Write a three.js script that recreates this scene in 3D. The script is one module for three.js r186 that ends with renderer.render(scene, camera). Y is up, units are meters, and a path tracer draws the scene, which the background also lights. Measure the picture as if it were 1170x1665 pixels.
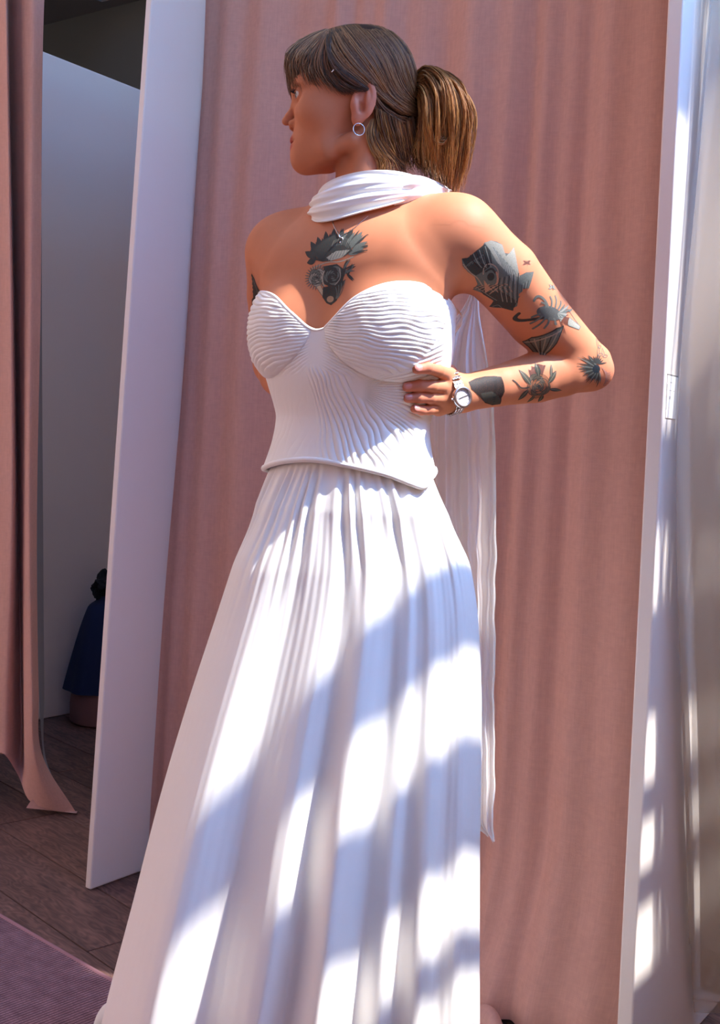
import * as THREE from 'three';
import { mergeGeometries, mergeVertices } from 'three/addons/utils/BufferGeometryUtils.js';
import { RoundedBoxGeometry } from 'three/addons/geometries/RoundedBoxGeometry.js';
import { Sky } from 'three/addons/objects/Sky.js';
import { createNoise3D } from 'simplex-noise';

// ---------- camera, sky, sun, exposure ----------
const V = (x, y, z) => new THREE.Vector3(x, y, z);
function SKY_POWER() { return 0.85; }
const scene = new THREE.Scene();
const W = 1170, H = 1665, FOCAL = 1850, ROLL = 3.29 * Math.PI / 180, CX = 585, CY = 730;
const CAM = V(0, 1.08, 0);
const camera = new THREE.PerspectiveCamera(2 * Math.atan(H / 2 / FOCAL) * 180 / Math.PI, W / H, 0.05, 60);
camera.position.copy(CAM);
camera.rotation.z = ROLL;
camera.setViewOffset(W, H, 0, H / 2 - CY, W, H);
scene.add(camera);
const RIGHT = V(Math.cos(ROLL), Math.sin(ROLL), 0), UP = V(-Math.sin(ROLL), Math.cos(ROLL), 0);
// a point of the place, measured on the photograph at a known distance
const P = (px, py, d) => CAM.clone().addScaledVector(RIGHT, (px - CX) / FOCAL * d).addScaledVector(UP, (CY - py) / FOCAL * d).add(V(0, 0, -d));

const SUN = V(0.50, 0.85, 0.19).normalize();
const sky = new Sky();
sky.scale.setScalar(40);
Object.entries({ turbidity: 10, rayleigh: 0.75, mieCoefficient: 0.005, mieDirectionalG: 0.75 }).forEach(([k, v]) => { sky.material.uniforms[k].value = v; });
sky.material.uniforms.sunPosition.value.copy(SUN);
scene.add(sky);
scene.backgroundIntensity = SKY_POWER();
const sun = new THREE.DirectionalLight(new THREE.Color(1, 0.96, 0.9), 12);
sun.position.copy(SUN).multiplyScalar(9).add(V(0, 1, -1.7));
sun.target.position.set(0, 1, -1.7);
sun.castShadow = true;
sun.shadow.radius = 1.6;
sun.shadow.mapSize.set(4096, 4096);
Object.assign(sun.shadow.camera, { left: -4, right: 4, top: 4, bottom: -4, near: 0.5, far: 20 });
scene.add(sun, sun.target);

const renderer = new THREE.WebGLRenderer({ antialias: true });
renderer.toneMapping = THREE.LinearToneMapping;
renderer.toneMappingExposure = 1.08;
renderer.shadowMap.enabled = true;
renderer.shadowMap.type = THREE.PCFSoftShadowMap;

// ---------- helpers ----------
let seed = 12345;
const rnd = () => { seed = (seed + 0x6d2b79f5) | 0; let t = Math.imul(seed ^ (seed >>> 15), 1 | seed); t = (t + Math.imul(t ^ (t >>> 7), 61 | t)) ^ t; return ((t ^ (t >>> 14)) >>> 0) / 4294967296; };
const rr = (a, b) => a + (b - a) * rnd();
const noise3 = createNoise3D(rnd);
const clamp = (x, a, b) => Math.min(b, Math.max(a, x));
const lerp = (a, b, t) => a + (b - a) * t;
const smooth = (a, b, x) => { const t = clamp((x - a) / (b - a), 0, 1); return t * t * (3 - 2 * t); };
const col = (hex) => new THREE.Color(hex);
const taken = {};
const numbered = (n) => { const k = taken[n] = (taken[n] ?? -1) + 1; return k ? `${n}_${String(k).padStart(3, '0')}` : n; };
function mesh(name, geo, mat, parent = scene, top = false) {
  const m = new THREE.Mesh(geo, mat);
  m.name = parent === scene ? numbered(name) : name;
  m.castShadow = m.receiveShadow = true;
  parent.add(m);
  return m;
}
function thing(name, label, category, pos = V(0, 0, 0), turn = 0, group) {
  const g = new THREE.Group();
  g.name = numbered(name); g.position.copy(pos); g.rotation.y = turn;
  g.userData = { label, category }; if (group) g.userData.group = group;
  scene.add(g); return g;
}
const struct = (o, label) => { o.userData.kind = 'structure'; if (label) o.userData.label = label; return o; };
// Catmull-Rom through knots [x, value]
function curve1(knots) {
  return (x) => {
    const n = knots.length;
    if (x <= knots[0][0]) return knots[0][1];
    if (x >= knots[n - 1][0]) return knots[n - 1][1];
    let i = 0; while (x > knots[i + 1][0]) i++;
    const [x0, y0] = knots[i], [x1, y1] = knots[i + 1], h = x1 - x0, t = (x - x0) / h;
    const m = (j) => { const a = knots[Math.max(0, j - 1)], b = knots[Math.min(n - 1, j + 1)]; return (b[1] - a[1]) / (b[0] - a[0]); };
    const t2 = t * t, t3 = t2 * t;
    return (2 * t3 - 3 * t2 + 1) * y0 + (t3 - 2 * t2 + t) * h * m(i) + (-2 * t3 + 3 * t2) * y1 + (t3 - t2) * h * m(i + 1);
  };
}
// a sheet: fn(u, v) -> Vector3, u across, v down
function sheet(nu, nv, fn, { uv, closed } = {}) {
  const pos = new Float32Array((nu + 1) * (nv + 1) * 3), uvs = new Float32Array((nu + 1) * (nv + 1) * 2), idx = [];
  for (let j = 0, k = 0; j <= nv; j++) for (let i = 0; i <= nu; i++, k++) {
    const p = fn(i / nu, j / nv); pos.set([p.x, p.y, p.z], k * 3);
    const q = uv ? uv(i / nu, j / nv, p) : [i / nu, j / nv]; uvs.set(q, k * 2);
  }
  for (let j = 0; j < nv; j++) for (let i = 0; i < nu; i++) { const a = j * (nu + 1) + i, b = a + 1, c = a + nu + 1, d = c + 1; idx.push(a, c, b, b, c, d); }
  const g = new THREE.BufferGeometry();
  g.setAttribute('position', new THREE.BufferAttribute(pos, 3)); g.setAttribute('uv', new THREE.BufferAttribute(uvs, 2)); g.setIndex(idx);
  g.computeVertexNormals();
  if (closed) {
    const n = g.attributes.normal;
    for (let j = 0; j <= nv; j++) { const a = j * (nu + 1), b = a + nu, s = V(n.getX(a) + n.getX(b), n.getY(a) + n.getY(b), n.getZ(a) + n.getZ(b)).normalize(); n.setXYZ(a, s.x, s.y, s.z); n.setXYZ(b, s.x, s.y, s.z); }
  }
  return g;
}
// textures
function dataTex(w, h, fn, srgb, repeat) {
  const d = new Uint8Array(w * h * 4);
  for (let y = 0, k = 0; y < h; y++) for (let x = 0; x < w; x++, k += 4) { const c = fn(x / w, y / h, x, y); d[k] = clamp(c[0], 0, 255); d[k + 1] = clamp(c[1], 0, 255); d[k + 2] = clamp(c[2], 0, 255); d[k + 3] = c[3] ?? 255; }
  const t = new THREE.DataTexture(d, w, h); t.wrapS = t.wrapT = THREE.RepeatWrapping; t.magFilter = THREE.LinearFilter; t.minFilter = THREE.LinearMipmapLinearFilter; t.generateMipmaps = true;
  if (srgb) t.colorSpace = THREE.SRGBColorSpace;
  if (repeat) t.repeat.set(...repeat);
  t.needsUpdate = true; return t;
}
// tileable noise on a torus
const tn = (u, v, fu, fv, o = 0) => { const a = u * 2 * Math.PI, b = v * 2 * Math.PI; return 0.5 * (noise3(Math.cos(a) * fu + o, Math.sin(a) * fu, Math.cos(b) * fv + o) + noise3(Math.sin(b) * fv - o, Math.cos(a) * fu + 7, Math.sin(a) * fu + o)); };

// ---------- materials ----------
const weave = dataTex(256, 256, (u, v, x, y) => { const t = 150 + 50 * Math.sin(x * Math.PI / 2) * Math.sin(y * Math.PI / 2) + 45 * tn(u, v, 14, 2, 3) + 30 * tn(u, v, 2, 14, 9); return [t, t, t]; });
const weaveCol = dataTex(256, 256, (u, v) => { const t = 240 + 6 * tn(u, v, 22, 1.2, 3) + 5 * tn(u, v, 1.5, 22, 9) + 5 * tn(u, v, 4, 4, 20); return [t, t, t]; }, true);
const rep = (t, a, b) => { const c = t.clone(); c.repeat.set(a, b); c.needsUpdate = true; return c; };
const M = {
  wall: new THREE.MeshStandardMaterial({ color: col('#dbb5a0'), roughness: 0.75 }),
  white: new THREE.MeshPhysicalMaterial({ color: col('#eee6e1'), roughness: 0.45, specularIntensity: 0.6 }),
  dark: new THREE.MeshStandardMaterial({ color: col('#3b3f3c'), roughness: 0.95 }),
  outside: new THREE.MeshStandardMaterial({ color: col('#cdb09e'), roughness: 0.9 }),
  pink: new THREE.MeshPhysicalMaterial({ color: col('#ddada0'), roughness: 0.9, side: THREE.DoubleSide, map: rep(weaveCol, 3, 3), bumpMap: rep(weave, 12, 12), bumpScale: 0.0006, sheen: 0.25, sheenColor: col('#ffd9cc'), sheenRoughness: 0.6 }),
  lining: new THREE.MeshStandardMaterial({ color: col('#8d8f97'), roughness: 0.9, side: THREE.DoubleSide }),
  facade: new THREE.MeshStandardMaterial({ color: col('#e8bf9c'), roughness: 0.9 }),
  taupe: new THREE.MeshStandardMaterial({ color: col('#6a5a53'), roughness: 0.9 }),
  frame: new THREE.MeshStandardMaterial({ color: col('#d9d6d0'), roughness: 0.6 }),
  steel: new THREE.MeshStandardMaterial({ color: col('#c9c9cb'), roughness: 0.25, metalness: 1 }),
};
// ---------- the place: a row of fitting cabins, its axes turned 35 degrees from the view ----------
const PSI = -35.4 * Math.PI / 180, D = V(0.5793, 0, -0.8151), N = V(0.8151, 0, 0.5793), L0 = V(-0.576, 0, -2.69);
const B = (d, n, y = 0) => L0.clone().addScaledVector(D, d).addScaledVector(N, n).setY(y);
function slab(name, d0, d1, n0, n1, y0, y1, mat, parent = scene, r = 0) {
  const g = r ? new RoundedBoxGeometry(n1 - n0, y1 - y0, d1 - d0, 2, r) : new THREE.BoxGeometry(n1 - n0, y1 - y0, d1 - d0);
  const m = mesh(name, g, mat, parent);
  m.position.copy(B((d0 + d1) / 2, (n0 + n1) / 2, (y0 + y1) / 2)); m.rotation.y = PSI;
  return m;
}
const CEIL = 5.6, LOW = 3.08, NW = 2.35, NL = -4.2, DB = 1.75, DF = -4.6;
const ceilM = new THREE.MeshStandardMaterial({ color: col('#45484a'), roughness: 0.95 });
{ // a high hall over the bride, a lower roof with a skylight over the cabins on the left
  const c = thing('ceiling', 'dark ceiling with a skylight', 'ceiling'); delete c.userData.category; struct(c);
  const K = { d0: -0.1, d1: 1.68, n0: -2.1, n1: -0.12 };
  slab('ceiling_board', DF, DB + 0.1, 0, NW + 0.15, CEIL, CEIL + 0.12, ceilM, c); 
  const K2 = { d0: -3.4, d1: -0.25, n0: -3.6, n1: -0.3 };
  slab('ceiling_board', DF, K2.d0, NL, 0, CEIL, CEIL + 0.12, ceilM, c); slab('ceiling_board', K2.d1, K.d0, NL, 0, CEIL, CEIL + 0.12, ceilM, c); slab('ceiling_board', K2.d0, K2.d1, NL, K2.n0, CEIL, CEIL + 0.12, ceilM, c); slab('ceiling_board', K2.d0, K2.d1, K2.n1, 0, CEIL, CEIL + 0.12, ceilM, c);
  slab('added_upper_wall', K.d0, DB + 0.1, 0, 0.1, LOW, CEIL, M.wall, c); slab('added_upper_wall', K.d0 - 0.1, K.d0, NL, 0.1, LOW, CEIL, M.wall, c);  // upper walls added, unseen, to keep direct sun out of the skylight
  slab('ceiling_board', K.d1, DB + 0.1, NL, 0, LOW, LOW + 0.12, ceilM, c);
  slab('ceiling_board', K.d0, K.d1, NL, K.n0, LOW, LOW + 0.12, ceilM, c); slab('ceiling_board', K.d0, K.d1, K.n1, 0, LOW, LOW + 0.12, ceilM, c);
}
struct(slab('wall_back', DB, DB + 0.1, NL, NW + 0.15, 0, CEIL, M.dark));
struct(slab('wall_left', DF, DB, NL - 0.1, NL, 0, CEIL, M.wall));
// front wall: a shop window beside an added dark panel, a low parapet and a strip above
{
  const w = thing('wall_front', 'front wall with a wide shop opening', 'wall'); delete w.userData.category; struct(w);
  slab('parapet', DF - 0.12, DF, NL, -0.9, 0, 0.12, M.wall, w); slab('added_dark_panel', DF - 0.12, DF, -0.9, NW, 0, 4.7, M.taupe, w); slab('lintel', DF - 0.12, DF, NL, NW, 4.7, CEIL, M.wall, w);  // unseen dark panel added to narrow the opening and dim the curtain
  for (const n of [NL + 0.1, -2.5]) slab('pier', DF - 0.12, DF, n - 0.1, n + 0.1, 0.12, 4.7, M.wall, w);
}
// right wall: the tall window that lets the sun in; its rails throw the bands across the skirt
const WIN = { y0: 1.88, y1: 3.78, d0: -3.6, d1: 1.4 };
{
  const w = thing('wall_right', 'right wall with a tall window', 'wall'); delete w.userData.category; struct(w);
  slab('sill_wall', DF, DB, NW, NW + 0.12, 0, WIN.y0, M.wall, w); slab('head_wall', DF, DB, NW, NW + 0.12, WIN.y1, CEIL, M.wall, w);
  slab('pier', DF, WIN.d0, NW, NW + 0.12, WIN.y0, WIN.y1, M.wall, w); slab('pier', WIN.d1, DB, NW, NW + 0.12, WIN.y0, WIN.y1, M.wall, w);
  const f = new THREE.Group(); f.name = 'window_1'; w.add(f);
  slab('added_sun_board', -0.03, 0.262, NW + 0.02, NW + 0.06, 3.15, WIN.y1, M.frame, f);  // unseen boards added in the window to keep sun off the rug
  slab('added_sun_board', 0.262, 0.335, NW + 0.02, NW + 0.06, 3.45, WIN.y1, M.frame, f);
  for (const [y, h] of RAILS()) slab('rail', WIN.d0, WIN.d1, NW + 0.02, NW + 0.06, y - h / 2, y + h / 2, M.frame, f, 0.008);
}
function RAILS() { return [[2.80, 0.13], [2.485, 0.15], [2.245, 0.03], [2.095, 0.03]]; }
{ const f = thing('added_facade', 'plastered house front added across the street to bounce warm light', 'building'); delete f.userData.category; struct(f); slab('added_facade_wall', DF - 6.4, DF - 6, -16, 9, -0.15, 7.4, M.facade, f); }  // unseen house front added as a warm reflector, hiding the low sky
const ground = mesh('pavement', new THREE.BoxGeometry(40, 0.2, 40), M.outside); ground.position.set(0, -0.25, 0); struct(ground);

// floor: boards of dark oak running along the cabin fronts, each its own board near the camera
const woodTex = (k) => dataTex(512, 128, (u, v) => {
  const w = tn(u, v, 1.2, 0.8, k * 13) * 0.35, g = Math.sin((v + w) * 46 + tn(u, v, 3, 2, k) * 5), f = tn(u, v, 4, 60, k * 5), b = tn(u, v, 1, 2, k * 3 + 1);
  const t = 1 + 0.10 * g + 0.17 * f + 0.18 * b;
  return [112 * t, 84 * t, 76 * t];
}, true);
const woods = [0, 1, 2, 3].map((k) => new THREE.MeshPhysicalMaterial({ map: woodTex(k), color: new THREE.Color().setScalar([0.95, 0.78, 1.08, 0.86][k]), roughness: 0.5, specularIntensity: 0.5 }));
{
  const fl = struct(thing('floor', 'dark brown wood plank floor', 'floor')); delete fl.userData.category;
  fl.rotation.y = 0;
  slab('subfloor', DF, DB, NL, NW, -0.15, -0.012, M.dark, fl);
  const TW = 11 * Math.PI / 180, pd = D.clone().multiplyScalar(Math.cos(TW)).addScaledVector(N, Math.sin(TW)), pn = N.clone().multiplyScalar(Math.cos(TW)).addScaledVector(D, -Math.sin(TW));
  const PW = 0.19, PL = 1.28, boards = [0, 1, 2, 3].map(() => { const g = new RoundedBoxGeometry(PL - 0.003, 0.014, PW - 0.003, 1, 0.0015); return g; });
  const far = [];
  for (let j = -12; j < 12; j++) for (let i = -4; i < 4; i++) {
    const a = (j + 0.62) * PW, b = i * PL + ((j * 37 % 11 + 11) % 11) / 11 * PL + 0.1;
    const c = L0.clone().addScaledVector(pd, a).addScaledVector(pn, b), rel = c.clone().sub(L0), dd = rel.dot(D), nn = rel.dot(N);
    if (dd < DF + 0.2 || dd > DB - 0.1 || nn < NL + 0.7 || nn > NW - 0.7) continue;
    const k = ((j * 5 + i * 3) % 4 + 4) % 4, m = new THREE.Mesh(boards[k], woods[k]);
    m.name = 'plank'; m.position.set(c.x, -0.007, c.z); m.rotation.y = PSI - TW; m.castShadow = m.receiveShadow = true; fl.add(m);
  }
}
// partitions between the cabins
function partition(n, thick, d1, label, lean = 0) {
  const t = thing('partition_panel', label, 'partition', B(0, n), PSI);
  const g = new RoundedBoxGeometry(thick, 2.45, d1, 3, 0.004);
  const m = mesh('board', g, M.white, t); m.position.set(-thick / 2, 1.225 + 0.002, -d1 / 2); t.rotation.z = lean; t.rotation.order = 'YXZ';
  return t;
}
partition(0, 0.02, 1.3, 'white upright partition board left of the bride, its pale edge facing out', -0.016);
partition(-1.36, 0.02, 1.7, 'white cabin wall seen through the gap beside the left pink curtain, bluish at its top', 0);
const pR = partition(1.31 + 0.028, 0.028, 1.4, 'white partition board right of the bride with bright sun patches on its face', 0.008);
{ // price label stuck to the sunlit face
  const c = document.createElement('canvas'); c.width = 128; c.height = 256; const x = c.getContext('2d');
  x.fillStyle = '#f7f6f3'; x.fillRect(0, 0, 128, 256); x.fillStyle = '#8d8a88'; x.fillRect(0, 0, 128, 9); x.fillRect(0, 60, 4, 150);
  x.fillStyle = '#c9c7c4'; x.fillRect(34, 44, 44, 7); x.fillRect(30, 92, 60, 5); x.fillRect(26, 128, 22, 18);
  const t = new THREE.CanvasTexture(c); t.colorSpace = THREE.SRGBColorSpace;
  const l = mesh('paper_label', new THREE.BoxGeometry(0.001, 0.075, 0.05), new THREE.MeshStandardMaterial({ map: t, roughness: 0.8 }), pR); l.position.set(0.0007, 1.2, -0.035);
}

// curtains
const fold = (a, k) => 0.5 * Math.sin(a * k) + 0.3 * Math.sin(a * k * 1.73 + 1.1) + 0.2 * Math.sin(a * k * 2.9 + 2.3);
{
  const t = thing('curtain', 'long dusty pink curtain hanging right behind the bride between two white boards', 'curtain');
  const n0 = 0.003, n1 = 1.30, top = 2.36;
  const g = sheet(260, 90, (u, v) => {
    const n = lerp(n0, n1, u), a = n * 10;
    const drop = smooth(0, 0.2, v), low = smooth(0.8, 1, v);
    let d = lerp(0.17, 0.215, smooth(0, 0.5, u)) + 0.020 * fold(a * 0.9 + 0.4, 2.2) * (0.45 + 0.55 * drop) + 0.006 * Math.sin(a * 7.1 + 2 * Math.sin(a * 1.3)) * (0.6 + 0.4 * drop) + 0.010 * noise3(n * 5, v * 1.6, 3) * drop;
    d -= low * low * (0.088 + 0.010 * Math.sin(a * 1.9)) * smooth(0.1, 0.7, u);
    let y = top - (top - 0.012) * v;
    // the hem breaks on the floor in soft lobes
    const lobe = Math.pow(smooth(0.93, 1, v), 1.5);
    d -= lobe * smooth(0, 0.3, u) * (0.02 + 0.03 * Math.max(0, Math.sin(a * 2.6 + 0.8)));
    y += lobe * 0.012 * Math.max(0, Math.sin(a * 2.6 + 2.4));
    return B(d, n, y);
  }, { uv: (u, v) => [u * 1.3, v * 2.36] });
  mesh('drape', g, M.pink, t);
  // spare cloth turned up on the floor at the right
  const g2 = sheet(60, 24, (u, v) => {
    const n = lerp(0.98, 1.27, u), w = Math.sin(u * Math.PI), a = v * Math.PI * 1.15;
    const r = 0.042 * Math.sqrt(w) * (1 + 0.25 * Math.sin(u * 9)), d = 0.05 - 0.03 * w - r * Math.cos(a) * 0.9 + 0.02 * Math.sin(u * 11), y = 0.008 + r * 0.95 * Math.sin(Math.min(a, Math.PI)) + 0.012 * Math.sin(u * 7 + 1) * v;
    return B(d, n, Math.max(0.004, y));
  }, { uv: (u, v) => [u * 0.3, v * 0.12] });
  mesh('hem', g2, M.pink, t);
}
const railM = M.steel;
for (const [n0, n1, ry, label] of [[0.02, 1.29, 2.385, 'slim steel curtain rail above the curtain behind the bride'], [-1.31, -0.02, 2.985, 'slim steel curtain rail above the left curtain']]) {
  const c = B(0.215, (n0 + n1) / 2, ry), t = thing('curtain_rail', label, 'rail', c, PSI);
  const g = new THREE.CylinderGeometry(0.011, 0.011, n1 - n0, 16); g.rotateZ(Math.PI / 2); mesh('rod', g, railM, t);
  for (const s of [-1, 1]) { const f = new THREE.CylinderGeometry(0.016, 0.016, 0.01, 16); f.rotateZ(Math.PI / 2); mesh('bracket', f, railM, t).position.x = s * ((n1 - n0) / 2 - 0.005); }
}
{ // left curtain, drawn aside: columns across at several heights, [px, depth]
  const t = thing('curtain', 'dusty pink curtain pulled aside at the far left with its corner trailing on the planks', 'curtain');
  const rows = [ // py, list of [px, depth] from its left end to its free edge
    [-275, [[-260, 3.62], [-190, 3.5], [-120, 3.58], [-60, 3.42], [-20, 3.46], [8, 3.3], [14, 3.4], [34, 3.34], [60, 3.30], [92, 3.30]]],
    [0, [[-260, 3.62], [-190, 3.48], [-120, 3.56], [-60, 3.38], [-20, 3.44], [10, 3.27], [13, 3.40], [30, 3.32], [55, 3.27], [72, 3.29]]],
    [500, [[-270, 3.62], [-200, 3.46], [-130, 3.56], [-70, 3.36], [-20, 3.42], [18, 3.25], [23, 3.42], [34, 3.32], [50, 3.24], [66, 3.27]]],
    [850, [[-280, 3.62], [-210, 3.44], [-140, 3.54], [-80, 3.34], [-30, 3.40], [20, 3.25], [30, 3.40], [38, 3.27], [48, 3.21], [60, 3.25]]],
    [1120, [[-290, 3.62], [-220, 3.42], [-150, 3.52], [-90, 3.32], [-40, 3.38], [12, 3.26], [34, 3.36], [40, 3.24], [52, 3.18], [63, 3.23]]],
    [1225, [[-300, 3.62], [-230, 3.42], [-150, 3.52], [-90, 3.32], [-40, 3.36], [8, 3.26], [34, 3.34], [42, 3.22], [56, 3.17], [68, 3.22]]],
    [1290, [[-300, 3.58], [-230, 3.42], [-150, 3.50], [-90, 3.32], [-40, 3.36], [4, 3.26], [36, 3.30], [50, 3.22], [74, 3.19], [86, 3.23]]],
  ];
  const bottom = [[-300, 1240], [-230, 1290], [-150, 1250], [-90, 1290], [-40, 1262], [2, 1224], [28, 1258], [48, 1302], [82, 1316], [124, 1322]];
  const spl = rows.map(([py, pts]) => new THREE.CatmullRomCurve3(pts.map(([px, d]) => P(px, py, d)), false, 'centripetal'));
  const hem = new THREE.CatmullRomCurve3(bottom.map(([px, py], i) => P(px, py, [3.5, 3.36, 3.42, 3.28, 3.3, 3.24, 3.26, 3.22, 3.2, 3.225][i])), false, 'centripetal');
  spl[spl.length - 1] = hem;
  const g = sheet(180, 110, (u, v) => {
    const c = new THREE.CatmullRomCurve3(spl.map((s) => s.getPoint(u)), false, 'centripetal'), p = c.getPoint(v);
    p.y = Math.max(p.y, 0.004); return p;
  }, { uv: (u, v) => [u * 0.9, v * 2.6] });
  const d = mesh('drape', g, M.pink, t);
  // the lining showing behind the free edge
  const g2 = sheet(24, 80, (u, v) => {
    const e = new THREE.CatmullRomCurve3([P(90, -275, 3.302), P(72, 0, 3.292), P(66, 500, 3.272), P(60, 850, 3.252), P(63, 1120, 3.232), P(72, 1240, 3.225), P(86, 1300, 3.23)], false, 'centripetal').getPoint(v);
    const f = new THREE.CatmullRomCurve3([P(88, -275, 3.36), P(70, 0, 3.36), P(68, 500, 3.37), P(70, 850, 3.37), P(72, 1120, 3.36), P(74, 1230, 3.33), P(104, 1302, 3.27)], false, 'centripetal').getPoint(v);
    const p = e.lerp(f, u); p.y = Math.max(p.y, 0.006); return p;
  });
  mesh('lining', g2, M.lining, t).userData.label = 'grey curtain lining';
  // folded-over corner on the floor
  const g3 = sheet(30, 16, (u, v) => {
    const a = P(44, 1288, 3.20).lerp(P(124, 1323, 3.215), u), b = P(72, 1303, 3.24).lerp(P(126, 1320, 3.235), u), p = a.lerp(b, v);
    p.y = 0.006 + 0.03 * (1 - u) * Math.sin(v * Math.PI) + 0.012 * (1 - u) * (1 - v); return p;
  }, { uv: (u, v) => [u * 0.2, v * 0.1] });
  mesh('hem', g3, M.pink, t);
}

// rug
{
  const t = thing('rug', 'flat woven rug in dusty plum with fine ribs and a mauve bound edge', 'rug');
  const a = P(-40, 1462, 2.575).setY(0), b = P(179, 1601, 2.24).setY(0), dir = b.clone().sub(a).normalize(), out = V(-dir.z, 0, dir.x); if (out.z < 0) out.negate();
  const rt = dataTex(512, 512, (u, v, x, y) => {
    const rib = 0.5 + 0.5 * Math.sin(y * Math.PI / 4), fl = tn(u, v, 18, 18, 5) * 0.5 + tn(u, v, 40, 6, 8) * 0.7, big = tn(u, v, 2.2, 2.2, 3);
    const t = clamp(0.18 + 0.72 * rib * (0.75 + 0.5 * fl) + 0.14 * big, 0, 1.1);
    return [lerp(78, 196, t), lerp(50, 152, t), lerp(58, 160, t)];
  }, true);
  const rb = dataTex(64, 64, (u, v, x, y) => { const r = 128 + 120 * Math.sin(y * Math.PI / 4); return [r, r, r]; });
  const mat = new THREE.MeshStandardMaterial({ map: rep(rt, 1 / 0.5, 1 / 0.5), bumpMap: rep(rb, 8 / 0.5, 8 / 0.5), bumpScale: 0.002, roughness: 0.95 });
  const g = sheet(40, 40, (u, v) => { const p = a.clone().addScaledVector(dir, lerp(-0.5, 1.7, u)).addScaledVector(out, lerp(0, 1.5, v)); p.y = 0.009; return p; }, { uv: (u, v) => [v * 1.5, u * 2.2] });
  mesh('weave', g, mat, t);
  const bg = new THREE.CapsuleGeometry(0.006, 2.2, 4, 10); bg.rotateZ(Math.PI / 2);
  const bm = mesh('binding', bg, new THREE.MeshStandardMaterial({ color: col('#a3767c'), roughness: 0.9 }), t);
  bm.position.copy(a.clone().addScaledVector(dir, 0.6)).setY(0.006); bm.rotation.y = -Math.atan2(dir.z, dir.x);
}
// navy cloth on a low pouffe, half hidden behind the left board
{
  const c = B(1.1, -1.2).setY(0), t = thing('draped_stool', 'navy cloth with a black bundle over a mauve stool, half hidden by the left partition', 'stool', c);
  const st = new THREE.LatheGeometry([[0, 0], [0.10, 0], [0.112, 0.01], [0.115, 0.07], [0.11, 0.15], [0.09, 0.17], [0, 0.17]].map(([r, y]) => new THREE.Vector2(r, y)), 40);
  mesh('stool_base', st, new THREE.MeshStandardMaterial({ color: col('#8d6a6c'), roughness: 0.9 }), t);
  const cl = sheet(90, 40, (u, v) => { const a = u * 2 * Math.PI, r = (0.028 + 0.075 * Math.pow(v, 0.35) * smooth(0, 0.12, v) + 0.035 * v) * (1 + 0.05 * v * Math.sin(a * 7)); return V(Math.cos(a) * r, lerp(0.475, 0.125, v), Math.sin(a) * r); }, { closed: true });
  mesh('navy_cloth', cl, new THREE.MeshStandardMaterial({ color: col('#16264f'), roughness: 0.9, side: THREE.DoubleSide }), t);
  const b = new THREE.IcosahedronGeometry(0.055, 5), q = b.attributes.position;
  for (let i = 0; i < q.count; i++) { const v = V(q.getX(i), q.getY(i), q.getZ(i)), s = 1 + 0.35 * noise3(v.x * 30, v.y * 30, v.z * 30); q.setXYZ(i, v.x * s, v.y * s, v.z * s); }
  b.computeVertexNormals(); mesh('black_bundle', b, new THREE.MeshStandardMaterial({ color: col('#15151a'), roughness: 0.95 }), t).position.y = 0.51;
}
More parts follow.
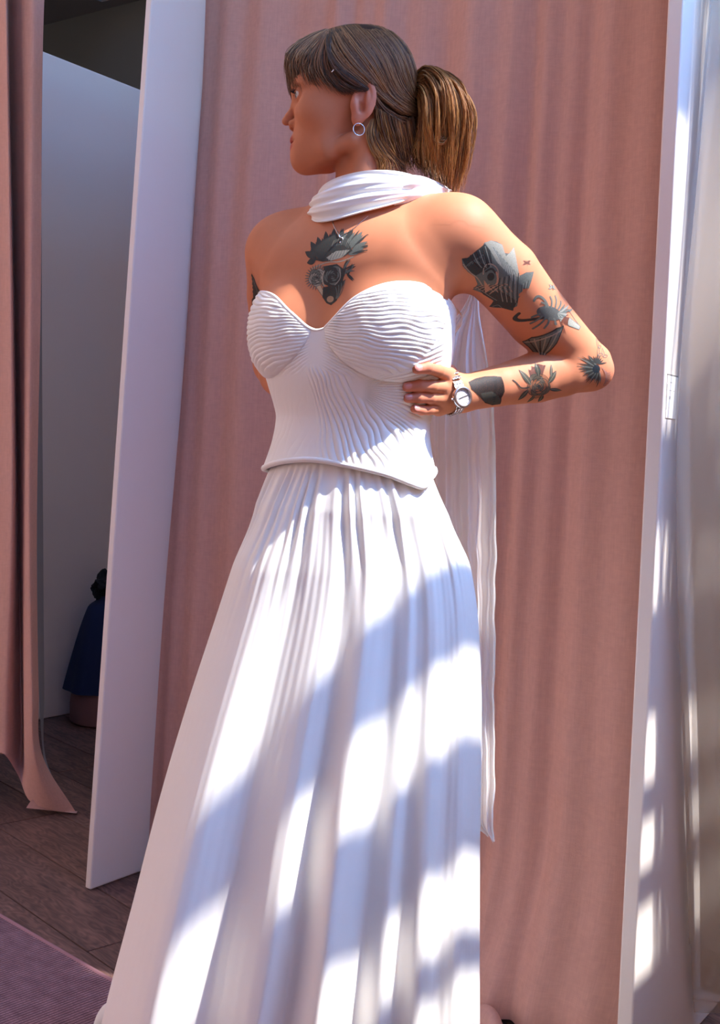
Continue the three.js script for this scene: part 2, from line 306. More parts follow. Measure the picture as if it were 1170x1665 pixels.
// ---------- the bride: one continuous body from a distance field ----------
const smin = (a, b, k) => { if (k <= 0) return Math.min(a, b); const h = Math.max(k - Math.abs(a - b), 0) / k; return Math.min(a, b) - h * h * k * 0.25; };
class Blob { // a chain of tapered capsules and ellipsoids in a frame of its own
  constructor(o, ax, ay, az) { this.o = o; this.ax = ax; this.ay = ay; this.az = az; this.list = []; this.lo = V(1e9, 1e9, 1e9); this.hi = V(-1e9, -1e9, -1e9); }
  world(x, y, z) { return this.o.clone().addScaledVector(this.ax, x).addScaledVector(this.ay, y).addScaledVector(this.az, z); }
  local(p) { const q = p.clone().sub(this.o); return [q.dot(this.ax), q.dot(this.ay), q.dot(this.az)]; }
  grow(x, y, z, r) { this.lo.min(V(x - r, y - r, z - r)); this.hi.max(V(x + r, y + r, z + r)); }
  cap(a, b, ra, rb, k = 0.01) { this.list.push({ t: 0, a, b, ra, rb, k, bx: b[0] - a[0], by: b[1] - a[1], bz: b[2] - a[2] }); const c = this.list.at(-1); c.l2 = c.bx ** 2 + c.by ** 2 + c.bz ** 2 || 1e-9; this.grow(...a, ra); this.grow(...b, rb); return this; }
  chain(pts, k) { for (let i = 0; i + 1 < pts.length; i++) this.cap(pts[i], pts[i + 1], pts[i][3], pts[i + 1][3], i ? Math.min(k, 0.003) : k); return this; }
  ell(c, r, k = 0.01, { sub, rot } = {}) { const e = { t: 1, c, r, k, sub }; if (rot) { e.cs = Math.cos(rot); e.sn = Math.sin(rot); } this.list.push(e); if (!sub) this.grow(...c, Math.max(...r)); return this; }
  at(X, Y, Z) {
    const o = this.o, dx = X - o.x, dy = Y - o.y, dz = Z - o.z, A = this.ax, Bb = this.ay, C = this.az;
    const x = dx * A.x + dy * A.y + dz * A.z, y = dx * Bb.x + dy * Bb.y + dz * Bb.z, z = dx * C.x + dy * C.y + dz * C.z, lo = this.lo, hi = this.hi;
    const ox = Math.max(lo.x - x, 0, x - hi.x), oy = Math.max(lo.y - y, 0, y - hi.y), oz = Math.max(lo.z - z, 0, z - hi.z), far = ox * ox + oy * oy + oz * oz;
    if (far > 0.0036) return Math.sqrt(far);
    let d = 1e9;
    for (const e of this.list) {
      let q;
      if (e.t === 0) {
        const px = x - e.a[0], py = y - e.a[1], pz = z - e.a[2]; let h = (px * e.bx + py * e.by + pz * e.bz) / e.l2; h = h < 0 ? 0 : h > 1 ? 1 : h;
        const ex = px - h * e.bx, ey = py - h * e.by, ez = pz - h * e.bz; q = Math.sqrt(ex * ex + ey * ey + ez * ez) - e.ra - (e.rb - e.ra) * h;
      } else {
        let px = x - e.c[0], py = y - e.c[1]; const pz = z - e.c[2]; if (e.cs !== undefined) { const tx = px * e.cs + py * e.sn; py = -px * e.sn + py * e.cs; px = tx; }
        const a = px / e.r[0], b = py / e.r[1], c = pz / e.r[2], k0 = Math.sqrt(a * a + b * b + c * c), a2 = a / e.r[0], b2 = b / e.r[1], c2 = c / e.r[2], k1 = Math.sqrt(a2 * a2 + b2 * b2 + c2 * c2);
        q = k1 < 1e-6 ? -Math.min(...e.r) : k0 * (k0 - 1) / k1;
      }
      d = e.sub ? -smin(-d, q, e.k) : smin(d, q, e.k);
    }
    return d;
  }
}
function surfaceNet(sdf, lo, hi, h, keep) {
  const nx = Math.ceil((hi.x - lo.x) / h) + 1, ny = Math.ceil((hi.y - lo.y) / h) + 1, nz = Math.ceil((hi.z - lo.z) / h) + 1, f = new Float32Array(nx * ny * nz), BS = 6, sx = 1, sy = nx, sz = nx * ny;
  for (let bz = 0; bz < nz; bz += BS) for (let by = 0; by < ny; by += BS) for (let bx = 0; bx < nx; bx += BS) {
    const c = sdf(lo.x + (bx + BS / 2) * h, lo.y + (by + BS / 2) * h, lo.z + (bz + BS / 2) * h), far = Math.abs(c) > BS * h * 1.5;
    for (let z = bz; z < Math.min(bz + BS, nz); z++) for (let y = by; y < Math.min(by + BS, ny); y++) for (let x = bx; x < Math.min(bx + BS, nx); x++) f[z * sz + y * sy + x] = far ? c : sdf(lo.x + x * h, lo.y + y * h, lo.z + z * h);
  }
  const id = new Int32Array(nx * ny * nz).fill(-1), pos = [], idx = [];
  for (let z = 0; z < nz - 1; z++) for (let y = 0; y < ny - 1; y++) for (let x = 0; x < nx - 1; x++) {
    const o = z * sz + y * sy + x; let m = 0;
    for (let k = 0; k < 8; k++) if (f[o + (k & 1) * sx + (k >> 1 & 1) * sy + (k >> 2) * sz] < 0) m |= 1 << k;
    if (m === 0 || m === 255) continue;
    let ax = 0, ay = 0, az = 0, n = 0;
    for (let k = 0; k < 8; k++) for (let b = 1; b < 8; b <<= 1) if (!(k & b) && ((m >> k ^ m >> (k | b)) & 1)) {
      const p = o + (k & 1) * sx + (k >> 1 & 1) * sy + (k >> 2) * sz, q = p + (b === 1 ? sx : b === 2 ? sy : sz), t = f[p] / (f[p] - f[q]);
      ax += (k & 1) + (b === 1 ? t : 0); ay += (k >> 1 & 1) + (b === 2 ? t : 0); az += (k >> 2) + (b === 4 ? t : 0); n++;
    }
    id[o] = pos.length / 3; pos.push(lo.x + (x + ax / n) * h, lo.y + (y + ay / n) * h, lo.z + (z + az / n) * h);
  }
  const quad = (a, b, c, d, flip) => {
    if (a < 0 || b < 0 || c < 0 || d < 0) return;
    if (keep) { const mx = (pos[a * 3] + pos[b * 3] + pos[c * 3] + pos[d * 3]) / 4, my = (pos[a * 3 + 1] + pos[b * 3 + 1] + pos[c * 3 + 1] + pos[d * 3 + 1]) / 4, mz = (pos[a * 3 + 2] + pos[b * 3 + 2] + pos[c * 3 + 2] + pos[d * 3 + 2]) / 4; if (!keep(mx, my, mz)) return; }
    flip ? idx.push(a, b, c, a, c, d) : idx.push(a, c, b, a, d, c);
  };
  for (let z = 1; z < nz - 1; z++) for (let y = 1; y < ny - 1; y++) for (let x = 1; x < nx - 1; x++) {
    const o = z * sz + y * sy + x, s = f[o] < 0;
    if (s !== f[o + sx] < 0) quad(id[o], id[o - sy], id[o - sy - sz], id[o - sz], s ? true : false);
    if (s !== f[o + sy] < 0) quad(id[o], id[o - sz], id[o - sx - sz], id[o - sx], s ? true : false);
    if (s !== f[o + sz] < 0) quad(id[o], id[o - sx], id[o - sx - sy], id[o - sy], s ? true : false);
  }
  const g = new THREE.BufferGeometry();
  g.setAttribute('position', new THREE.BufferAttribute(new Float32Array(pos), 3)); g.setIndex(idx);
  return g;
}
function fieldNormals(g, sdf, e = 0.0012) {
  const p = g.attributes.position, n = new Float32Array(p.count * 3);
  for (let i = 0; i < p.count; i++) {
    const x = p.getX(i), y = p.getY(i), z = p.getZ(i), v = V(sdf(x + e, y, z) - sdf(x - e, y, z), sdf(x, y + e, z) - sdf(x, y - e, z), sdf(x, y, z + e) - sdf(x, y, z - e)).normalize(); n.set([v.x, v.y, v.z], i * 3);
  }
  g.setAttribute('normal', new THREE.BufferAttribute(n, 3)); return g;
}

// torso frame: x = her left, y = up, z = where her chest faces (30 degrees to the left of the camera)
const YAW = 30 * Math.PI / 180, TL = V(Math.cos(YAW), 0, Math.sin(YAW)), TF = V(-Math.sin(YAW), 0, Math.cos(YAW)), T0 = V(-0.014, 0, -1.70);
const torso = new Blob(T0, TL, V(0, 1, 0), TF);
torso.ell([0, 1.245, -0.012], [0.134, 0.20, 0.088], 0).ell([0, 1.10, 0], [0.106, 0.20, 0.078], 0.05).ell([0, 0.94, -0.005], [0.128, 0.15, 0.088], 0.06)
  .ell([0.075, 1.335, 0.02], [0.085, 0.085, 0.062], 0.04).ell([-0.075, 1.335, 0.02], [0.085, 0.085, 0.062], 0.04)
  .ell([0, 1.325, 0.03], [0.07, 0.10, 0.052], 0.04)
  .cap([-0.125, 1.385, -0.025], [0.125, 1.392, -0.025], 0.044, 0.044, 0.05)
  .ell([0.082, 1.245, 0.062], [0.066, 0.066, 0.05], 0.035).ell([-0.082, 1.245, 0.062], [0.066, 0.066, 0.05], 0.035)
  .cap([0.02, 1.45, -0.035], [0.14, 1.405, -0.03], 0.036, 0.03, 0.05).cap([-0.02, 1.45, -0.035], [-0.14, 1.40, -0.03], 0.036, 0.03, 0.05)
  .cap([0.018, 1.388, 0.038], [0.135, 1.412, -0.005], 0.0095, 0.009, 0.022).cap([-0.018, 1.388, 0.038], [-0.135, 1.405, -0.005], 0.0095, 0.009, 0.022)
  .ell([0, 1.385, 0.052], [0.011, 0.012, 0.012], 0.014, { sub: true })
  .chain([[0.07, 0.86, 0, 0.07], [0.075, 0.50, 0.02, 0.052], [0.07, 0.12, -0.02, 0.034]], 0.03).chain([[-0.07, 0.86, 0, 0.07], [-0.075, 0.50, 0.02, 0.052], [-0.07, 0.12, -0.02, 0.034]], 0.03)
  .chain([[0.07, 0.07, -0.03, 0.034], [0.078, 0.04, 0.09, 0.026], [0.08, 0.034, 0.14, 0.018]], 0.03).chain([[-0.07, 0.07, -0.03, 0.034], [-0.078, 0.04, 0.09, 0.026], [-0.08, 0.034, 0.14, 0.018]], 0.03);
const W3 = (v, r) => [v.x, v.y, v.z, r];
const worldBlob = () => new Blob(V(0, 0, 0), V(1, 0, 0), V(0, 1, 0), V(0, 0, 1));
// left arm: shoulder, elbow out and a little back, hand on the waist
const shL = P(748, 384, 1.632), elL = P(951, 596, 1.775), wrL = P(752, 640, 1.665), shR = P(454, 412, 1.785), elR = P(447, 592, 2.0), wrR = P(486, 652, 1.845);
const mid = (a, b, t) => a.clone().lerp(b, t);
const armL = worldBlob(), armR = worldBlob();
armL.chain([W3(shL, 0.053), W3(mid(shL, elL, 0.3).add(V(0.006, 0.004, 0)), 0.052), W3(mid(shL, elL, 0.6), 0.0475), W3(mid(shL, elL, 0.9), 0.042), W3(elL, 0.036)], 0.02)
  .chain([W3(elL, 0.036), W3(mid(elL, wrL, 0.2).add(V(0, 0.003, 0)), 0.041), W3(mid(elL, wrL, 0.42), 0.0385), W3(mid(elL, wrL, 0.72), 0.0305), W3(wrL, 0.0262)], 0.014)
  .cap([...elL.clone().add(V(0.012, 0.004, -0.006))], [...elL.clone().add(V(0.02, -0.006, -0.004))], 0.027, 0.022, 0.02);
armR.chain([W3(shR, 0.052), W3(mid(shR, elR, 0.35), 0.05), W3(mid(shR, elR, 0.7), 0.044), W3(elR, 0.036)], 0.02)
  .chain([W3(elR, 0.036), W3(mid(elR, wrR, 0.3), 0.039), W3(mid(elR, wrR, 0.7), 0.031), W3(wrR, 0.026)], 0.014);

// bodice shape round the torso axis: radius at angle th (0 = front, + = her left) and height y
const bA = curve1([[0.98, 0.158], [1.03, 0.139], [1.08, 0.123], [1.12, 0.118], [1.14, 0.123], [1.17, 0.134], [1.195, 0.143], [1.25, 0.149], [1.31, 0.149], [1.36, 0.147]]);
const bB = curve1([[0.98, 0.118], [1.03, 0.108], [1.08, 0.096], [1.12, 0.091], [1.14, 0.095], [1.17, 0.105], [1.195, 0.110], [1.25, 0.108], [1.31, 0.098], [1.36, 0.09]]);
const cups = [[0.076, 1.252, 0.054, 0.070, 0.076, 0.061], [-0.071, 1.251, 0.054, 0.066, 0.074, 0.060]];
function bodiceR(th, y) {
  const s = Math.sin(th), c = Math.cos(th), a = bA(y), b = bB(y);
  let r = 1 / Math.sqrt((s / a) ** 2 + (c / b) ** 2);
  for (const [l, u, f, rl, ru, rf] of cups) {
    const k = 1 - ((y - u) / ru) ** 2; if (k <= 0) continue;
    const e = Math.sqrt(k), A = (s / (rl * e)) ** 2 + (c / (rf * e)) ** 2, Bq = -2 * (s * l / (rl * e) ** 2 + c * f / (rf * e) ** 2), C = (l / (rl * e)) ** 2 + (f / (rf * e)) ** 2 - 1, q = Bq * Bq - 4 * A * C;
    if (q <= 0) continue;
    r = -smin(-r, -(-Bq + Math.sqrt(q)) / (2 * A), 0.06);
  }
  return r;
}
const bodicePoint = (th, y, extra = 0) => { const r = bodiceR(th, y) + extra; return torso.world(Math.sin(th) * r, y, Math.cos(th) * r); };
const insideBodice = (p) => { const [l, y, f] = torso.local(p); return Math.hypot(l, f) - bodiceR(Math.atan2(l, f), y); };
// rest a finger joint of radius r on the bodice along the line of sight
function onBodice(px, py, r, far) {
  for (let d = 1.52; d < far; d += 0.001) { if (insideBodice(P(px, py, d)) < r * 0.93) return P(px, py, d); }
  return P(px, py, far);
}
const handL = worldBlob(), handR = worldBlob();
const tipsL = [];
{
  const k = [[730, 611, 1.650], [725, 629, 1.643], [720, 647, 1.646], [713, 663, 1.654]];
  const f = [
    [[712, 603, .0088], [694, 598, .0082], [678, 600, .0074]],
    [[702, 628, .0088], [681, 627, .0082], [662, 629, .0074]],
    [[699, 647, .0084], [679, 646, .0078], [663, 647, .0070]],
    [[697, 666, .0076], [685, 667, .0070], [674, 665, .0063]]];
  for (let i = 0; i < 4; i++) {
    const K = P(...k[i]);
    handL.chain([W3(wrL.clone().lerp(P(746, 632 + i * 6, 1.665), 0.5), 0.019), W3(K, 0.0125)], 0.012);
    const j = f[i].map(([x, y, r], n) => onBodice(x, y, r, [1.63, 1.617, 1.605][n]));
    tipsL.push([j[1], j[2], f[i][2][2]]);
    handL.chain([W3(K, 0.0112), W3(j[0], f[i][0][2]), W3(j[1], f[i][1][2]), W3(j[2], f[i][2][2])], 0.0028);
  }
  const t = [P(743, 624, 1.668), P(731, 607, 1.668), P(721, 594, 1.662), P(715, 581, 1.655)];
  handL.chain([W3(t[0], 0.0145), W3(t[1], 0.0115), W3(t[2], 0.0098), W3(t[3], 0.0084)], 0.006);
  tipsL.push([t[2], t[3], 0.0084]);
}
{ // right hand on the back of the waist: fingertips come round into sight at the left
  const k = [P(470, 640, 1.83), P(468, 650, 1.825), P(468, 660, 1.825), P(470, 668, 1.83)];
  const tip = [[P(458, 632, 1.795), P(452, 637, 1.77)], [P(456, 644, 1.79), P(452, 648, 1.765)], [P(457, 654, 1.79), P(454, 657, 1.768)], [P(460, 662, 1.795), P(457, 664, 1.776)]];
  for (let i = 0; i < 4; i++) { handR.chain([W3(wrR, 0.019), W3(k[i], 0.012)], 0.012); handR.chain([W3(k[i], 0.0105), W3(tip[i][0], 0.0084), W3(tip[i][1], 0.007)], 0.003); }
  handR.chain([W3(wrR, 0.014), W3(P(482, 636, 1.835), 0.011), W3(P(478, 620, 1.825), 0.009)], 0.006);
}
// head: x = forward (image left), y = up, z = towards the camera; measured from the ear opening
const HF = RIGHT.clone().negate(), HS = V(0, 0, 1), H0 = P(581, 176, 1.70);
const head = new Blob(H0, HF, UP, HS), EY = -14;
const h = (cx, cy, s = 0) => [(495 - cx) * 0.0002985, (480 - cy) * 0.0002985, s];
const mm = (...a) => a.map((x) => x / 1000);
head.ell(mm(2, 44, 0), mm(88, 74, 72), 0).ell(mm(42, -10, 0), mm(52, 72, 61), 0.03)
  .ell(mm(72, 38, 0), mm(20, 32, 48), 0.02).ell(mm(80, 27, 0), mm(14, 8, 46), 0.012)
  .chain([[...mm(77, -77, 7), 0.0135], [...mm(45, -74, 36), 0.012], [...mm(10, -60, 49), 0.010]], 0.034).chain([[...mm(77, -77, -7), 0.0135], [...mm(45, -74, -36), 0.012], [...mm(10, -60, -49), 0.010]], 0.034)
  .ell(mm(62, -14, 36), mm(24, 22, 19), 0.02).ell(mm(62, -14, -36), mm(24, 22, 19), 0.02)
  .ell(mm(70, -52, 0), mm(26, 26, 32), 0.018)
  .ell(mm(79.5, -79, 0), mm(13, 11.5, 16), 0.014)
  .ell(mm(93, 10, 31), mm(14, 11, 16), 0.012, { sub: true }).ell(mm(93, 10, -31), mm(14, 11, -16), 0.012, { sub: true })
  .chain([[...mm(86, 21, 0), 0.006], [...mm(92.5, 3, 0), 0.006], [...mm(101.5, -13.5, 0), 0.0068], [...mm(106.5, -19.5, 0), 0.0066]], 0.008)
  .ell(mm(94, -26, 9), mm(9, 6.5, 6.5), 0.005).ell(mm(94, -26, -9), mm(9, 6.5, 6.5), 0.005)
  .ell(mm(97, -31.5, 6), mm(5, 3, 2.6), 0.003, { sub: true }).ell(mm(97, -31.5, -6), mm(5, 3, 2.6), 0.003, { sub: true })
  .ell(mm(91.5, -48, 0), mm(9, 5.6, 20), 0.004).ell(mm(89.5, -59.5, 0), mm(9, 5.8, 18), 0.0035)
  .ell(mm(99, -53.8, 0), mm(8, 1.1, 23), 0.0025, { sub: true })
  .ell(mm(80, 10.5, 31), mm(12.6, 12.6, 12.8), 0.004).ell(mm(80, 10.5, -31), mm(12.6, 12.6, 12.8), 0.004)
  .ell(mm(91.5, 9.5, 33), mm(7, 4.2, 11.5), 0.0025, { sub: true }).ell(mm(91.5, 9.5, -33), mm(7, 4.2, 11.5), 0.0025, { sub: true });
// ear
head.ell(mm(-9, 5 + EY, 68), mm(18, 30, 6), 0.004, { rot: 0.22 }).ell(mm(-8.5, 7 + EY, 75.5), mm(12.5, 25, 8.5), 0.002, { sub: true, rot: 0.22 }).ell(mm(-4, -4 + EY, 73), mm(7, 10, 9), 0.002, { sub: true }).ell(mm(3, -4 + EY, 69), mm(5, 9, 6), 0.006).ell(mm(1, -22 + EY, 66), mm(8, 9, 5), 0.006).ell(mm(-15, 2 + EY, 70), mm(4, 16, 3), 0.004);
head.ell(mm(-9, 4 + EY, -67), mm(17, 31, 5.5), 0.006, { rot: 0.22 }).ell(mm(-9, 6 + EY, -73.5), mm(11.5, 22, 6), 0.003, { sub: true, rot: 0.22 }).ell(mm(1, -22 + EY, -66), mm(8, 9, 5), 0.006);
// neck
const neck = worldBlob();
neck.chain([W3(P(612, 235, 1.70), 0.050), W3(P(602, 290, 1.70), 0.0495), W3(P(594, 345, 1.70), 0.054), W3(P(586, 390, 1.71), 0.06)], 0.02)
  .chain([W3(P(600, 232, 1.655), 0.012), W3(P(572, 340, 1.652), 0.0095)], 0.02);
const shoulderK = (x, y, z, s) => { const d = Math.hypot(x - s.x, y - s.y, z - s.z); return lerp(0.045, 0.006, smooth(0.07, 0.13, d)); };
function bodySDF(x, y, z) {
  let d = torso.at(x, y, z);
  d = smin(d, smin(neck.at(x, y, z), head.at(x, y, z), 0.02), y < 1.5 ? 0.03 : 0.0);
  d = smin(d, smin(armL.at(x, y, z), handL.at(x, y, z), 0.010), shoulderK(x, y, z, shL));
  d = smin(d, smin(armR.at(x, y, z), handR.at(x, y, z), 0.010), shoulderK(x, y, z, shR));
  return d;
}
const person = thing('person', 'woman in a white strapless wedding dress, hands on her waist, looking left, with tattooed arms', 'person');
const skinM = new THREE.MeshPhysicalMaterial({ color: 0xffffff, vertexColors: true, roughness: 0.58, specularIntensity: 0.35, sheen: 0.15, sheenColor: col('#ffb08c'), sheenRoughness: 0.5 });
const boxes = { // finer grids for head and hands
  head: [V(-0.20, 1.40, -1.83), V(0.17, 1.78, -1.58), 0.0021], hand: [V(0.045, 1.08, -1.72), V(0.19, 1.235, -1.55), 0.0019], handR: [V(-0.16, 1.1, -1.9), V(-0.07, 1.21, -1.72), 0.003],
};
const inBox = (b, x, y, z, m = 0) => x > b[0].x + m && x < b[1].x - m && y > b[0].y + m && y < b[1].y - m && z > b[0].z + m && z < b[1].z - m;
const bodyParts = [];
for (const k in boxes) { const b = boxes[k]; bodyParts.push(surfaceNet(bodySDF, b[0].clone().addScalar(-0.008), b[1].clone().addScalar(0.008), b[2], (x, y, z) => inBox(b, x, y, z, -0.003))); }
bodyParts.push(surfaceNet(bodySDF, V(-0.30, 0.80, -2.08), V(0.46, 1.52, -1.50), 0.0045, (x, y, z) => !Object.values(boxes).some((b) => inBox(b, x, y, z))));
bodyParts.push(surfaceNet(bodySDF, V(-0.26, -0.01, -1.95), V(0.24, 0.82, -1.45), 0.009, (x, y, z) => y <= 0.805));
const bodyGeo = fieldNormals(mergeGeometries(bodyParts), bodySDF);
{
  const p = bodyGeo.attributes.position, c = new Float32Array(p.count * 3), base = col('#ca815e'), lip = col('#b04c48'), rosy = col('#cc7a62'), tmp = new THREE.Color();
  for (let i = 0; i < p.count; i++) {
    const v = V(p.getX(i), p.getY(i), p.getZ(i)), [f, u, s] = head.local(v);
    tmp.copy(base);
    const n = noise3(v.x * 30, v.y * 30, v.z * 30) * 0.5 + noise3(v.x * 110, v.y * 110, v.z * 110) * 0.3; tmp.multiplyScalar(1 + 0.045 * n);
    if (Math.abs(s) > 0.066 && f > -0.03 && f < 0.012 && u > -0.05 && u < 0.03) tmp.lerp(rosy, 0.6);
    if (f > 0.085 && Math.abs(s) < 0.023) { const a = Math.max(1 - Math.hypot((u + 0.0485) / 0.0066, s / 0.021), 1 - Math.hypot((u + 0.0592) / 0.0072, s / 0.019)); tmp.lerp(lip, clamp(a * 5, 0, 1) * 0.85); }
    const hand = Math.min(...tipsL.map(([, t]) => t.distanceTo(v))); if (hand < 0.04) tmp.lerp(rosy, 0.7 * (1 - hand / 0.04) + 0.15);
    const el = v.distanceTo(elL.clone().add(V(0.03, 0, 0))); if (el < 0.05) tmp.lerp(rosy, 0.5 * (1 - el / 0.05));
    c.set([tmp.r, tmp.g, tmp.b], i * 3);
  }
  bodyGeo.setAttribute('color', new THREE.BufferAttribute(c, 3));
}
const body = mesh('body', bodyGeo, skinM, person);
// ---------- the dress ----------
const silk = new THREE.MeshPhysicalMaterial({ color: col('#f3f0ec'), roughness: 0.55, specularIntensity: 0.5, sheen: 0.4, sheenColor: col('#ffffff'), sheenRoughness: 0.5, side: THREE.DoubleSide });
const crepe = new THREE.MeshPhysicalMaterial({ color: col('#f1eeea'), roughness: 0.6, specularIntensity: 0.4, side: THREE.DoubleSide, bumpMap: rep(weave, 24, 24), bumpScale: 0.00012 });
const sheer = new THREE.MeshPhysicalMaterial({ color: col('#f4f0ee'), roughness: 0.6, side: THREE.DoubleSide, transparent: true, opacity: 0.62 });
{
  // edges of the bodice by angle (degrees)
  const rad = Math.PI / 180;
  const top = curve1([[-180, 1.262], [-120, 1.268], [-96, 1.288], [-75, 1.301], [-55, 1.303], [-35, 1.294], [-18, 1.266], [-6, 1.246], [4, 1.245], [14, 1.259], [28, 1.288], [45, 1.308], [62, 1.313], [80, 1.305], [96, 1.290], [125, 1.268], [180, 1.262]].map(([a, y]) => [a, y]));
  const hem = curve1([[-180, 1.045], [-110, 1.038], [-70, 1.042], [-30, 1.056], [0, 1.061], [30, 1.056], [55, 1.047], [72, 1.035], [80, 1.032], [92, 1.046], [115, 1.058], [180, 1.05]]);
  // gathered pleats, described on the laid-out front: qx across and qy down, both in millimetres from the dip of the neckline
  const saw = (p) => { const f = p - Math.floor(p); return Math.pow(Math.abs(Math.sin(f * Math.PI)), 0.7); };
  function pleat(th, y) {
    const X = th * 0.121 * 1000, Y = (1.246 - y) * 1000;
    const nz = noise3(X * 0.02, Y * 0.02, 1) , nz2 = noise3(X * 0.05, Y * 0.05, 4);
    // lower edge of each cup, the lines where the drapes meet
    const under = X > 0 ? 66 - 0.0022 * (X - 70) ** 2 - smooth(110, 190, X) * 75 : 62 - 0.002 * (X + 60) ** 2;
    const cup = smooth(7, -7, Y - under);
    // across the cups, fanning a little towards the dip
    const a = Math.atan2(Y + 8, Math.abs(X) + 90), cupP = X > 0 ? a * 32 + nz * 0.5 + X * 0.004 : a * 28 + nz * 0.5;
    const cupH = saw(cupP) * (0.75 + 0.35 * nz2) * smooth(8, 30, Math.abs(X));
    // the long diagonal fan from the dip to the right hem
    const fa = Math.atan2(Y + 85, X + 50), rad2 = Math.hypot(X + 4, Y - 4), fanP = fa * 25 + nz * 0.4;
    const fan = saw(fanP) * smooth(0.5, 0.62, fa) * smooth(1.42, 1.22, fa) * smooth(4, 30, rad2);
    // the side drape above it, fanning from the middle to her left side
    const sa = Math.atan2(Y - 84, X - 62), side = saw(sa * 15 + nz * 0.4) * smooth(-10, 14, X - 62) * smooth(0.70, 0.55, sa) * smooth(195, 150, X) * smooth(6, 46, Math.hypot(X - 62, Y - 84));
    const inSide = smooth(-4, 6, (X - 62) * 0.62 - (Y - 84) + 6) * smooth(50, 66, X);
    const calm = saw(X * 0.06 + Y * 0.012 + nz * 0.6) * 0.18 * smooth(30, -20, X);
    const low = lerp(Math.max(fan, calm), side, inSide);
    const plain = smooth(168, 192, X) + smooth(-150, -175, X); // smooth side panel beyond the drapes
    return lerp(low, cupH, cup) * (1 - clamp(plain, 0, 1)) * (0.9 + 0.25 * nz);
  }
  const ang = (u) => { // dense in front, sparse behind
    const t = curve1([[0, -180], [0.07, -120], [0.5, 0], [0.93, 120], [1, 180]]); return t(u); };
  const NU = 900, NVt = 460;
  const g = sheet(NU, NVt, (u, v) => {
    const deg = ang(u), th = deg * rad, yt = top(deg), yb = hem(deg), y = lerp(yt, yb, v);
    const edge = Math.min(smooth(0, 0.02, v), smooth(1, 0.985, v));
    return bodicePoint(th, y, 0.0035 + 0.0026 * pleat(th, y) * edge + 0.0012 * (1 - smooth(0, 0.012, v)) * 1 + 0.0016 * (1 - smooth(1, 0.985, v)));
  }, { uv: (u, v) => [u * 0.8, v * 0.25], closed: true });
  const bod = mesh('bodice', g, silk, person);
  bod.userData.label = 'white strapless bodice with gathered diagonal pleats';
  // piped top edge and turned hem
  const rim = (f, off, r) => new THREE.TubeGeometry(new THREE.CatmullRomCurve3(Array.from({ length: 240 }, (_, i) => { const deg = -180 + i * 1.5; return bodicePoint(deg * rad, f(deg) + off, 0.002); }), true), 480, r, 8, true);
  mesh('neckline_edge', rim(top, 0, 0.0024), silk, bod);
  mesh('hem_edge', rim(hem, 0, 0.0042), silk, bod);
  // ribbon loop of the lacing at her left side
  const a = P(722, 506, 1.70), lp = new THREE.CatmullRomCurve3([P(716, 506, 1.672), P(726, 500, 1.69), P(738, 501, 1.70), P(749, 512, 1.715), P(750, 526, 1.735), P(740, 540, 1.75), P(730, 552, 1.765)]);
  const rg = sheet(60, 3, (u, v) => lp.getPoint(u).addScaledVector(UP, (v - 0.5) * 0.006 * (1 - 0.5 * u)).addScaledVector(V(0, 0, 1), 0.001 * Math.sin(v * 3)));
  mesh('ribbon_loop', rg, silk, bod);
}
